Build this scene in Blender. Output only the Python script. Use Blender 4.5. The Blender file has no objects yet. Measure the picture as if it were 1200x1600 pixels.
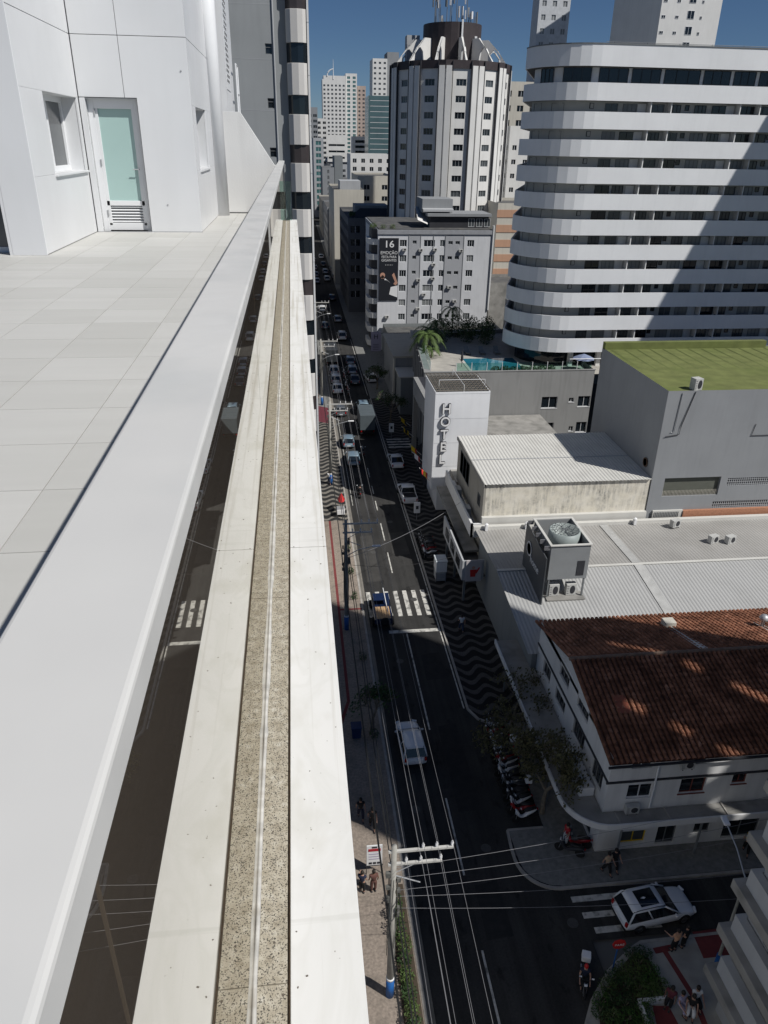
import bpy, bmesh, math, random
from mathutils import Vector, Matrix
random.seed(7)
R = math.radians
S = bpy.context.scene
COL = S.collection

# ------------------------------------------------------------------ camera, sky, sun, exposure
cd = bpy.data.cameras.new('camera'); cam = bpy.data.objects.new('camera', cd); COL.objects.link(cam)
cd.sensor_fit = 'VERTICAL'; cd.sensor_height = 36; cd.lens = 36*1161.456/1600
cd.clip_start = 0.02; cd.clip_end = 6000
RT = ((0.99352799, -0.03641915, 0.10759076), (-0.11255103, -0.44331323, 0.88927254), (0.01530986, -0.89562661, -0.44454311))
cam.matrix_world = Matrix(((RT[0][0], -RT[0][1], -RT[0][2], 0), (RT[1][0], -RT[1][1], -RT[1][2], 0),
                           (RT[2][0], -RT[2][1], -RT[2][2], 38.0), (0, 0, 0, 1)))
S.camera = cam
SUN = Vector((0.70, -0.535, 1.0)).normalized()
W = bpy.data.worlds.new('World'); S.world = W; W.use_nodes = True
nt = W.node_tree; bg = nt.nodes['Background']
sk = nt.nodes.new('ShaderNodeTexSky'); sk.sky_type = 'NISHITA'; sk.sun_disc = False
sk.sun_elevation = math.asin(SUN.z); sk.sun_rotation = math.atan2(SUN.x, SUN.y)
sk.altitude = 0; sk.air_density = 0.75; sk.dust_density = 0.0; sk.ozone_density = 9.0
nt.links.new(sk.outputs[0], bg.inputs[0]); bg.inputs[1].default_value = 0.05
sd = bpy.data.lights.new('sun', 'SUN'); so = bpy.data.objects.new('sun', sd); COL.objects.link(so)
sd.energy = 5.0; sd.angle = R(0.5); sd.color = (1.0, 0.975, 0.935)
so.rotation_euler = (-SUN).to_track_quat('-Z', 'Y').to_euler(); so.location = (40, -30, 90)
S.view_settings.view_transform = 'Standard'; S.view_settings.look = 'None'
S.view_settings.exposure = -0.22; S.view_settings.gamma = 1.0; S.view_settings.use_curve_mapping = False
S.render.engine = 'CYCLES'; S.cycles.max_bounces = 6; S.cycles.diffuse_bounces = 2; S.cycles.glossy_bounces = 4

# ------------------------------------------------------------------ materials
MT = {}
def M(name, col, rough=0.65, var=0.12, sc=1.5, bump=0.0, bsc=40, metal=0.0, streak=0.0, spec=0.4, coat=0.0, dirt=None, dsc=0.6, damt=0.5, rvar=0.0, rsc=6.0):
    if name in MT: return MT[name]
    m = bpy.data.materials.new(name); m.use_nodes = True; t = m.node_tree; L = t.links.new
    b = t.nodes['Principled BSDF']; b.inputs['Roughness'].default_value = rough; b.inputs['Metallic'].default_value = metal
    b.inputs['Specular IOR Level'].default_value = spec; b.inputs['Coat Weight'].default_value = coat
    g = t.nodes.new('ShaderNodeNewGeometry')
    n = t.nodes.new('ShaderNodeTexNoise'); n.inputs['Scale'].default_value = sc; n.inputs['Detail'].default_value = 6
    L(g.outputs['Position'], n.inputs['Vector'])
    r = t.nodes.new('ShaderNodeMapRange'); r.inputs[1].default_value = 0.3; r.inputs[2].default_value = 0.7
    r.inputs[3].default_value = 1-var; r.inputs[4].default_value = 1+var*0.6; L(n.outputs['Fac'], r.inputs[0])
    mul = t.nodes.new('ShaderNodeMix'); mul.data_type = 'RGBA'; mul.blend_type = 'MULTIPLY'; mul.inputs[0].default_value = 1
    mul.inputs[6].default_value = (*col, 1); L(r.outputs[0], mul.inputs[7]); out = mul.outputs[2]
    if streak:
        mp = t.nodes.new('ShaderNodeMapping'); mp.inputs['Scale'].default_value = (2.2, 2.2, 0.22) if streak < 0.5 else (1.6, 1.6, 0.55); L(g.outputs['Position'], mp.inputs[0])
        n2 = t.nodes.new('ShaderNodeTexNoise'); n2.inputs['Scale'].default_value = 1.0; n2.inputs['Detail'].default_value = 8; L(mp.outputs[0], n2.inputs['Vector'])
        r2 = t.nodes.new('ShaderNodeMapRange'); r2.inputs[1].default_value = 0.48 if streak < 0.5 else 0.43; r2.inputs[2].default_value = 0.72 if streak < 0.5 else 0.62
        r2.inputs[3].default_value = 0; r2.inputs[4].default_value = streak; L(n2.outputs['Fac'], r2.inputs[0])
        mx = t.nodes.new('ShaderNodeMix'); mx.data_type = 'RGBA'; L(r2.outputs[0], mx.inputs[0]); L(out, mx.inputs[6])
        mx.inputs[7].default_value = (*(dirt or tuple(c*0.35 for c in col)), 1); out = mx.outputs[2]
    elif dirt:
        n2 = t.nodes.new('ShaderNodeTexNoise'); n2.inputs['Scale'].default_value = dsc; n2.inputs['Detail'].default_value = 9; L(g.outputs['Position'], n2.inputs['Vector'])
        r2 = t.nodes.new('ShaderNodeMapRange'); r2.inputs[1].default_value = 0.5; r2.inputs[2].default_value = 0.68
        r2.inputs[3].default_value = 0; r2.inputs[4].default_value = damt; L(n2.outputs['Fac'], r2.inputs[0])
        mx = t.nodes.new('ShaderNodeMix'); mx.data_type = 'RGBA'; L(r2.outputs[0], mx.inputs[0]); L(out, mx.inputs[6])
        mx.inputs[7].default_value = (*dirt, 1); out = mx.outputs[2]
    L(out, b.inputs['Base Color'])
    if rvar:
        n4 = t.nodes.new('ShaderNodeTexNoise'); n4.inputs['Scale'].default_value = rsc; n4.inputs['Detail'].default_value = 8; L(g.outputs['Position'], n4.inputs['Vector'])
        r4 = t.nodes.new('ShaderNodeMapRange'); r4.inputs[1].default_value = 0.3; r4.inputs[2].default_value = 0.7; r4.inputs[3].default_value = rough-rvar; r4.inputs[4].default_value = rough+rvar
        L(n4.outputs['Fac'], r4.inputs[0]); L(r4.outputs[0], b.inputs['Roughness'])
    if bump:
        n3 = t.nodes.new('ShaderNodeTexNoise'); n3.inputs['Scale'].default_value = bsc; n3.inputs['Detail'].default_value = 4; L(g.outputs['Position'], n3.inputs['Vector'])
        bp = t.nodes.new('ShaderNodeBump'); bp.inputs['Strength'].default_value = bump; bp.inputs['Distance'].default_value = 0.02
        L(n3.outputs['Fac'], bp.inputs['Height']); L(bp.outputs[0], b.inputs['Normal'])
    MT[name] = m; return m

white_panel = M('white composite panel', (0.72, 0.73, 0.74), 0.4, 0.05, 0.6, spec=0.5, streak=0.1, dirt=(0.5, 0.5, 0.49), rvar=0.1, rsc=3)
white_wall = M('white painted render', (0.72, 0.72, 0.71), 0.8, 0.08, 0.5, 0.15, 30, streak=0.18)
white_frame = M('white coated aluminium', (0.78, 0.79, 0.8), 0.35, 0.04)
cap_metal = M('pale grey coated capping', (0.63, 0.625, 0.605), 0.45, 0.05, 2.2, spec=0.5, dirt=(0.52, 0.53, 0.52), dsc=2.6, damt=0.6, rvar=0.16, rsc=9)
dark_gap = M('dark joint', (0.03, 0.03, 0.03), 0.9)
tower_grey = M('light grey tower side', (0.31, 0.325, 0.33), 0.8, 0.06, 0.4, 0.1, 30, streak=0.12)
grey_wall = M('grey painted wall', (0.21, 0.225, 0.23), 0.8, 0.07, 0.4, 0.15, 30, streak=0.12)
grey_light = M('light grey wall', (0.42, 0.43, 0.44), 0.8, 0.07, 0.3, 0.1, 30, streak=0.12)
grey_mid = M('mid grey wall', (0.27, 0.28, 0.29), 0.8, 0.07, 0.3, 0.1, 30, streak=0.1)
hotel_grey = M('hotel grey render', (0.27, 0.27, 0.265), 0.85, 0.07, 0.3, 0.1, 30, streak=0.2)
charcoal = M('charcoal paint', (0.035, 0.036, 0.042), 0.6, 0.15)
dark_brown = M('dark brown cladding', (0.05, 0.04, 0.042), 0.6, 0.15)
off_white = M('off white tile cladding', (0.74, 0.73, 0.7), 0.6, 0.06, 0.3, streak=0.08)
cream = M('cream render', (0.56, 0.53, 0.46), 0.85, 0.08, 0.2, streak=0.15)
ochre = M('salmon render', (0.5, 0.3, 0.2), 0.85, 0.08, 0.2, streak=0.15)
band_white = M('white balcony panel', (0.8, 0.81, 0.82), 0.5, 0.05, 0.25, streak=0.05)
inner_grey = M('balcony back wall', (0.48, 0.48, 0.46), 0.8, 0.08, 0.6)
concrete = M('weathered concrete', (0.3, 0.29, 0.27), 0.9, 0.2, 0.9, 0.3, 25, dirt=(0.1, 0.1, 0.09))
roof_dark = M('dark roof membrane', (0.09, 0.09, 0.09), 0.9, 0.25, 0.5, dirt=(0.18, 0.17, 0.15))
stained = None
metal_roof = M('galvanised sheet roof', (0.42, 0.42, 0.41), 0.5, 0.12, 0.25, spec=0.4, dirt=(0.3, 0.3, 0.29), dsc=0.25)
white_roof = M('white sheet roof', (0.62, 0.61, 0.57), 0.6, 0.1, 0.3, dirt=(0.42, 0.41, 0.38), dsc=0.3)
steel = M('galvanised steel', (0.45, 0.46, 0.47), 0.45, 0.1, metal=0.4)
black_metal = M('black metal', (0.02, 0.02, 0.022), 0.45, 0.1)
grey_metal = M('grey painted metal', (0.17, 0.18, 0.185), 0.55, 0.08)
asphalt = None
paver = M('beige paving', (0.27, 0.225, 0.185), 0.9, 0.3, 7.0, 0.3, 20, dirt=(0.14, 0.12, 0.1), dsc=1.2)
paver_grey = M('grey paving', (0.2, 0.2, 0.19), 0.9, 0.25, 4.0, 0.3, 20)
kerb_m = M('kerb concrete', (0.36, 0.34, 0.31), 0.9, 0.2, 2.0)
gutter_m = M('gutter concrete', (0.2, 0.185, 0.16), 0.9, 0.2, 2.0)
paint = M('road paint', (0.56, 0.545, 0.5), 0.8, 0.2, 3.0, dirt=(0.1, 0.1, 0.095), dsc=2.2, damt=0.85)
tactile = M('red tactile paving', (0.17, 0.035, 0.035), 0.9, 0.15, 3.0, 0.3, 25)
ground_m = M('city ground', (0.12, 0.12, 0.115), 0.95, 0.2, 0.05)
blue_paint = M('blue paint', (0.015, 0.1, 0.32), 0.5, 0.15, 3.0)
bark = M('bark', (0.19, 0.16, 0.12), 0.95, 0.3, 6.0, 0.5, 25)
leaf_dark = M('dark foliage', (0.035, 0.075, 0.02), 0.7, 0.5, 2.5)
leaf_mid = M('mid green foliage', (0.075, 0.12, 0.03), 0.7, 0.45, 2.5)
leaf_dry = M('dry sparse foliage', (0.1, 0.095, 0.04), 0.8, 0.4, 2.5)
grass_m = M('lawn', (0.05, 0.11, 0.02), 0.9, 0.4, 4.0)
turf = M('worn green roof coating', (0.15, 0.17, 0.055), 0.95, 0.22, 0.9, 0.2, 30, dirt=(0.11, 0.14, 0.035), dsc=0.3)
brick_m = M('orange brick', (0.42, 0.2, 0.12), 0.9, 0.2, 6.0)
teal_glass = M('teal curtain wall', (0.09, 0.15, 0.16), 0.2, 0.2, 0.1, spec=0.6)
skin_m = M('skin', (0.42, 0.24, 0.17), 0.6, 0.05)
skin_d = M('dark skin', (0.16, 0.085, 0.055), 0.6, 0.05)
hair_m = M('dark hair', (0.018, 0.013, 0.01), 0.6, 0.1)
tyre_m = M('tyre rubber', (0.015, 0.015, 0.015), 0.85, 0.1)
rim_m = M('alloy rim', (0.4, 0.4, 0.42), 0.35, 0.05, metal=0.7)
red_lamp = M('red lamp lens', (0.35, 0.01, 0.01), 0.2, 0.05)
head_lamp = M('clear lamp lens', (0.7, 0.72, 0.75), 0.12, 0.05)
car_white = M('white car paint', (0.72, 0.73, 0.74), 0.28, 0.03, coat=0.6)
car_silver = M('silver car paint', (0.4, 0.42, 0.44), 0.3, 0.03, metal=0.4, coat=0.6)
car_grey = M('grey car paint', (0.12, 0.13, 0.14), 0.3, 0.03, metal=0.3, coat=0.6)
car_blue = M('pale blue car paint', (0.2, 0.28, 0.34), 0.3, 0.03, metal=0.2, coat=0.6)
car_navy = M('navy paint', (0.01, 0.02, 0.06), 0.3, 0.03, coat=0.6)
wood_m = M('pale timber', (0.55, 0.36, 0.2), 0.7, 0.25, 3.0)
red_m = M('red plastic', (0.5, 0.02, 0.02), 0.4, 0.05)
yellow_m = M('yellow fabric', (0.75, 0.5, 0.02), 0.6, 0.08)
white_m = M('white matt', (0.75, 0.75, 0.75), 0.6, 0.05)
lilac = M('lilac sign face', (0.4, 0.36, 0.46), 0.5, 0.05)
print_black = M('banner black print', (0.012, 0.014, 0.02), 0.6, 0.05)
print_skin = M('banner skin tone print', (0.5, 0.28, 0.2), 0.6, 0.1)
maroon = M('maroon canvas', (0.12, 0.025, 0.035), 0.8, 0.1)
pool_m = M('pool tiles under water', (0.02, 0.17, 0.24), 0.05, 0.1, 1.0, spec=0.5)
aqua = M('frosted aqua door glass', (0.4, 0.56, 0.53), 0.3, 0.04)

def glass_mat(name, col, rough=0.06, metal=0.0, spec=0.6):
    return M(name, col, rough, 0.25, 0.35, spec=spec, metal=metal)
gl_dark = glass_mat('dark window glass', (0.012, 0.017, 0.022))
gl_mid = glass_mat('curtained window glass', (0.075, 0.085, 0.09), 0.15)
gl_pale = glass_mat('pale blind window glass', (0.22, 0.23, 0.23), 0.3)
gl_teal = glass_mat('teal balcony glass', (0.06, 0.16, 0.16), 0.08)
solar = bpy.data.materials.new('solar control mirror glass'); solar.use_nodes = True
t = solar.node_tree; t.nodes.clear(); o = t.nodes.new('ShaderNodeOutputMaterial'); mx = t.nodes.new('ShaderNodeMixShader')
df = t.nodes.new('ShaderNodeBsdfDiffuse'); df.inputs[0].default_value = (0.19, 0.155, 0.12, 1)
gs = t.nodes.new('ShaderNodeBsdfGlossy'); gs.inputs['Roughness'].default_value = 0.012; gs.inputs[0].default_value = (0.88, 0.87, 0.83, 1)
lw = t.nodes.new('ShaderNodeLayerWeight'); lw.inputs[0].default_value = 0.5; mr = t.nodes.new('ShaderNodeMapRange'); mr.inputs[1].default_value = 0.3; mr.inputs[2].default_value = 1.0; mr.inputs[3].default_value = 0.35; mr.inputs[4].default_value = 0.92
t.links.new(lw.outputs['Facing'], mr.inputs[0]); t.links.new(mr.outputs[0], mx.inputs[0]); t.links.new(df.outputs[0], mx.inputs[1]); t.links.new(gs.outputs[0], mx.inputs[2]); t.links.new(mx.outputs[0], o.inputs[0])

# clear pane glass for balustrades: tinted transparency plus reflection
clear = bpy.data.materials.new('green tinted clear glass'); clear.use_nodes = True
t = clear.node_tree; t.nodes.clear(); o = t.nodes.new('ShaderNodeOutputMaterial'); mx = t.nodes.new('ShaderNodeMixShader')
tr = t.nodes.new('ShaderNodeBsdfTransparent'); tr.inputs[0].default_value = (0.72, 0.88, 0.84, 1)
gs = t.nodes.new('ShaderNodeBsdfGlossy'); gs.inputs['Roughness'].default_value = 0.03; fr = t.nodes.new('ShaderNodeFresnel'); fr.inputs[0].default_value = 1.5
t.links.new(fr.outputs[0], mx.inputs[0]); t.links.new(tr.outputs[0], mx.inputs[1]); t.links.new(gs.outputs[0], mx.inputs[2]); t.links.new(mx.outputs[0], o.inputs[0])

def node_mat(name, rough, build, spec=0.3):
    m = bpy.data.materials.new(name); m.use_nodes = True; t = m.node_tree; b = t.nodes['Principled BSDF']
    b.inputs['Roughness'].default_value = rough; b.inputs['Specular IOR Level'].default_value = spec
    g = t.nodes.new('ShaderNodeNewGeometry'); build(t, g.outputs['Position'], b); return m
def ramp(t, src, stops):
    r = t.nodes.new('ShaderNodeValToRGB'); e = r.color_ramp.elements
    while len(e) < len(stops): e.new(0.5)
    for k, (p, c) in enumerate(stops): e[k].position = p; e[k].color = (*c, 1)
    t.links.new(src, r.inputs[0]); return r.outputs[0]
def math_n(t, op, a, b=None, c=None):
    n = t.nodes.new('ShaderNodeMath'); n.operation = op
    for k, x in enumerate((a, b, c)):
        if x is None: continue
        if isinstance(x, (int, float)): n.inputs[k].default_value = x
        else: t.links.new(x, n.inputs[k])
    return n.outputs[0]
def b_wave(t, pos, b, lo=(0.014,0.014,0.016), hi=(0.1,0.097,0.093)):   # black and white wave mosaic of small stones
    s = t.nodes.new('ShaderNodeSeparateXYZ'); t.links.new(pos, s.inputs[0])
    ds = t.nodes.new('ShaderNodeTexNoise'); ds.inputs['Scale'].default_value = 0.35; t.links.new(pos, ds.inputs['Vector'])
    w = math_n(t, 'ADD', math_n(t, 'MULTIPLY', math_n(t, 'SINE', math_n(t, 'MULTIPLY', s.outputs[0], 3.1)), 0.34), math_n(t, 'MULTIPLY', ds.outputs['Fac'], 1.1))
    ph = math_n(t, 'FRACT', math_n(t, 'MULTIPLY', math_n(t, 'ADD', s.outputs[1], w), 0.86))
    st = ramp(t, ph, [(0.0, lo), (0.52, lo), (0.58, hi), (0.93, hi), (1.0, lo)])
    v = t.nodes.new('ShaderNodeTexNoise'); v.inputs['Scale'].default_value = 9; t.links.new(pos, v.inputs['Vector'])
    mu = t.nodes.new('ShaderNodeMix'); mu.data_type = 'RGBA'; mu.blend_type = 'MULTIPLY'; mu.inputs[0].default_value = 0.7
    t.links.new(st, mu.inputs[6]); t.links.new(ramp(t, v.outputs['Fac'], [(0.3, (0.45, 0.45, 0.45)), (0.7, (1, 1, 1))]), mu.inputs[7])
    t.links.new(mu.outputs[2], b.inputs['Base Color'])
wave_m = node_mat('shade toned wave mosaic', 0.9, b_wave); wave_l = node_mat('sun toned wave mosaic', 0.9, lambda t, p, b: b_wave(t, p, b, (0.03,0.03,0.03), (0.24,0.22,0.19)))  # one mosaic: shade put into the right side's colour, sunlight into the left's
def b_tile(t, pos, b):   # barrel tile clay with weathering
    v = t.nodes.new('ShaderNodeTexVoronoi'); v.inputs['Scale'].default_value = 3.2; t.links.new(pos, v.inputs['Vector'])
    c = ramp(t, math_n(t, 'FRACT', math_n(t, 'MULTIPLY', v.outputs['Color'], 1.0)), [(0.0, (0.17, 0.075, 0.045)), (0.45, (0.29, 0.125, 0.072)), (0.8, (0.38, 0.17, 0.1)), (1.0, (0.46, 0.24, 0.16))])
    n = t.nodes.new('ShaderNodeTexNoise'); n.inputs['Scale'].default_value = 0.7; n.inputs['Detail'].default_value = 8; t.links.new(pos, n.inputs['Vector'])
    mu = t.nodes.new('ShaderNodeMix'); mu.data_type = 'RGBA'; mu.blend_type = 'MULTIPLY'; mu.inputs[0].default_value = 0.8
    t.links.new(c, mu.inputs[6]); t.links.new(ramp(t, n.outputs['Fac'], [(0.35, (0.35, 0.32, 0.3)), (0.62, (1, 1, 1))]), mu.inputs[7])
    t.links.new(mu.outputs[2], b.inputs['Base Color'])
clay = node_mat('clay roof tile', 0.9, b_tile)
def b_gran(t, pos, b):   # speckled beige granite
    v = t.nodes.new('ShaderNodeTexNoise'); v.inputs['Scale'].default_value = 300; v.inputs['Detail'].default_value = 4; v.inputs['Roughness'].default_value = 0.6; t.links.new(pos, v.inputs['Vector'])
    n = t.nodes.new('ShaderNodeTexNoise'); n.inputs['Scale'].default_value = 45; n.inputs['Detail'].default_value = 4; t.links.new(pos, n.inputs['Vector'])
    c1 = ramp(t, n.outputs['Fac'], [(0.3, (0.31, 0.275, 0.21)), (0.6, (0.43, 0.395, 0.32)), (0.75, (0.5, 0.475, 0.41))])
    f = ramp(t, v.outputs['Fac'], [(0.40, (0, 0, 0)), (0.47, (1, 1, 1))])
    mu = t.nodes.new('ShaderNodeMix'); mu.data_type = 'RGBA'; t.links.new(f, mu.inputs[0]); mu.inputs[6].default_value = (0.045, 0.04, 0.035, 1); t.links.new(c1, mu.inputs[7])
    t.links.new(mu.outputs[2], b.inputs['Base Color'])
granite = node_mat('speckled beige granite', 0.55, b_gran)
def b_stain(t, pos, b):   # cream paint with mould runs below the eave
    def nz(sc, d, off=0.0):
        mp = t.nodes.new('ShaderNodeMapping'); mp.inputs['Scale'].default_value = sc; mp.inputs['Location'].default_value = (off, off, off); t.links.new(pos, mp.inputs[0])
        n = t.nodes.new('ShaderNodeTexNoise'); n.inputs['Scale'].default_value = 1.0; n.inputs['Detail'].default_value = d; n.inputs['Roughness'].default_value = 0.65; t.links.new(mp.outputs[0], n.inputs['Vector']); return n.outputs['Fac']
    a = ramp(t, nz((3.6,3.6,0.55),10), [(0.38,(0,0,0)),(0.62,(1,1,1))]); c = ramp(t, nz((0.55,0.55,0.8),6,7.3), [(0.36,(0,0,0)),(0.62,(1,1,1))]); e = ramp(t, nz((7,7,6),8,3.1), [(0.3,(0.35,0.35,0.35)),(0.7,(1,1,1))])
    f = math_n(t, 'MULTIPLY', math_n(t, 'MULTIPLY', math_n(t, 'MULTIPLY', a, c), e), 0.95)
    mu = t.nodes.new('ShaderNodeMix'); mu.data_type = 'RGBA'; t.links.new(f, mu.inputs[0]); t.links.new(ramp(t, nz((1.2,1.2,1.2),6,1.0), [(0.3,(0.66,0.61,0.5)),(0.7,(0.76,0.72,0.63))]), mu.inputs[6]); mu.inputs[7].default_value = (0.13,0.13,0.125,1)
    t.links.new(mu.outputs[2], b.inputs['Base Color'])
stained = node_mat('mould stained cream wall', 0.9, b_stain)
def b_asph(t, pos, b):   # asphalt with wheel tracks, drips and patchy wear
    def nz(sc, d, off=0.0):
        mp = t.nodes.new('ShaderNodeMapping'); mp.inputs['Scale'].default_value = sc; mp.inputs['Location'].default_value = (off, off, off); t.links.new(pos, mp.inputs[0])
        n = t.nodes.new('ShaderNodeTexNoise'); n.inputs['Scale'].default_value = 1.0; n.inputs['Detail'].default_value = d; n.inputs['Roughness'].default_value = 0.6; t.links.new(mp.outputs[0], n.inputs['Vector']); return n.outputs['Fac']
    base = ramp(t, nz((0.25,0.25,0.25),8), [(0.3,(0.034,0.0335,0.033)),(0.7,(0.056,0.0545,0.052))])
    trk = ramp(t, nz((1.5,0.035,1),4,2.0), [(0.35,(0.72,0.72,0.72)),(0.65,(1.12,1.12,1.12))]); gr = ramp(t, nz((9,9,9),6,5.0), [(0.3,(0.75,0.75,0.75)),(0.7,(1.1,1.1,1.1))]); oil = ramp(t, nz((1.1,0.5,1),5,9.0), [(0.3,(0.45,0.45,0.45)),(0.42,(1,1,1))])
    out = base
    for q in (trk,gr,oil):
        mu = t.nodes.new('ShaderNodeMix'); mu.data_type = 'RGBA'; mu.blend_type = 'MULTIPLY'; mu.inputs[0].default_value = 1; t.links.new(out, mu.inputs[6]); t.links.new(q, mu.inputs[7]); out = mu.outputs[2]
    t.links.new(out, b.inputs['Base Color'])
asphalt = node_mat('worn city asphalt', 0.9, b_asph, 0.2)
def b_marb(t, pos, b):   # white stone coping with faint veins and stains
    mp = t.nodes.new('ShaderNodeMapping'); mp.inputs['Scale'].default_value = (6, 2.2, 6); t.links.new(pos, mp.inputs[0])
    n = t.nodes.new('ShaderNodeTexNoise'); n.inputs['Scale'].default_value = 1.0; n.inputs['Detail'].default_value = 9; n.inputs['Distortion'].default_value = 1.2; t.links.new(mp.outputs[0], n.inputs['Vector'])
    c = ramp(t, n.outputs['Fac'], [(0.2, (0.6, 0.6, 0.58)), (0.45, (0.655, 0.655, 0.64)), (0.5, (0.63, 0.63, 0.61)), (0.56, (0.665, 0.665, 0.65)), (1.0, (0.68, 0.68, 0.67))])
    n2 = t.nodes.new('ShaderNodeTexNoise'); n2.inputs['Scale'].default_value = 70; n2.inputs['Detail'].default_value = 2; t.links.new(pos, n2.inputs['Vector'])
    mu = t.nodes.new('ShaderNodeMix'); mu.data_type = 'RGBA'; t.links.new(ramp(t, n2.outputs['Fac'], [(0.22, (1, 1, 1)), (0.26, (0, 0, 0))]), mu.inputs[0])
    t.links.new(c, mu.inputs[6]); mu.inputs[7].default_value = (0.2, 0.18, 0.15, 1); out = mu.outputs[2]
    for sc, lo, hi, col, amt in (((38,0.5,38),0.56,0.72,(0.36,0.33,0.27),0.55), ((5,3.2,5),0.55,0.75,(0.47,0.46,0.4),0.6), ((0.5,26,0.5),0.66,0.7,(0.5,0.5,0.47),0.35)):
        mp2 = t.nodes.new('ShaderNodeMapping'); mp2.inputs['Scale'].default_value = sc; t.links.new(pos, mp2.inputs[0]); n5 = t.nodes.new('ShaderNodeTexNoise'); n5.inputs['Scale'].default_value = 1.0; n5.inputs['Detail'].default_value = 7; t.links.new(mp2.outputs[0], n5.inputs['Vector'])
        m5 = t.nodes.new('ShaderNodeMix'); m5.data_type = 'RGBA'; t.links.new(math_n(t, 'MULTIPLY', ramp(t, n5.outputs['Fac'], [(lo,(0,0,0)),(hi,(1,1,1))]), amt), m5.inputs[0]); t.links.new(out, m5.inputs[6]); m5.inputs[7].default_value = (*col,1); out = m5.outputs[2]
    t.links.new(out, b.inputs['Base Color'])
marble = node_mat('white stone coping', 0.6, b_marb)
def b_deck(t, pos, b):   # pale grey porcelain tile with faint wood-like banding
    o = t.nodes.new('ShaderNodeObjectInfo')
    mp = t.nodes.new('ShaderNodeMapping'); mp.inputs['Scale'].default_value = (0.7, 6, 1); t.links.new(pos, mp.inputs[0])
    n = t.nodes.new('ShaderNodeTexNoise'); n.inputs['Scale'].default_value = 1.0; n.inputs['Detail'].default_value = 7; t.links.new(mp.outputs[0], n.inputs['Vector'])
    c = ramp(t, n.outputs['Fac'], [(0.25, (0.535, 0.53, 0.505)), (0.75, (0.58, 0.575, 0.55))])
    mu = t.nodes.new('ShaderNodeMix'); mu.data_type = 'RGBA'; mu.blend_type = 'MULTIPLY'; mu.inputs[0].default_value = 1
    t.links.new(c, mu.inputs[6]); t.links.new(ramp(t, o.outputs['Random'], [(0, (0.9, 0.9, 0.89)), (1, (1, 1, 1))]), mu.inputs[7])
    t.links.new(mu.outputs[2], b.inputs['Base Color'])
deck_tile = node_mat('pale grey porcelain tile', 0.55, b_deck)

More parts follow.
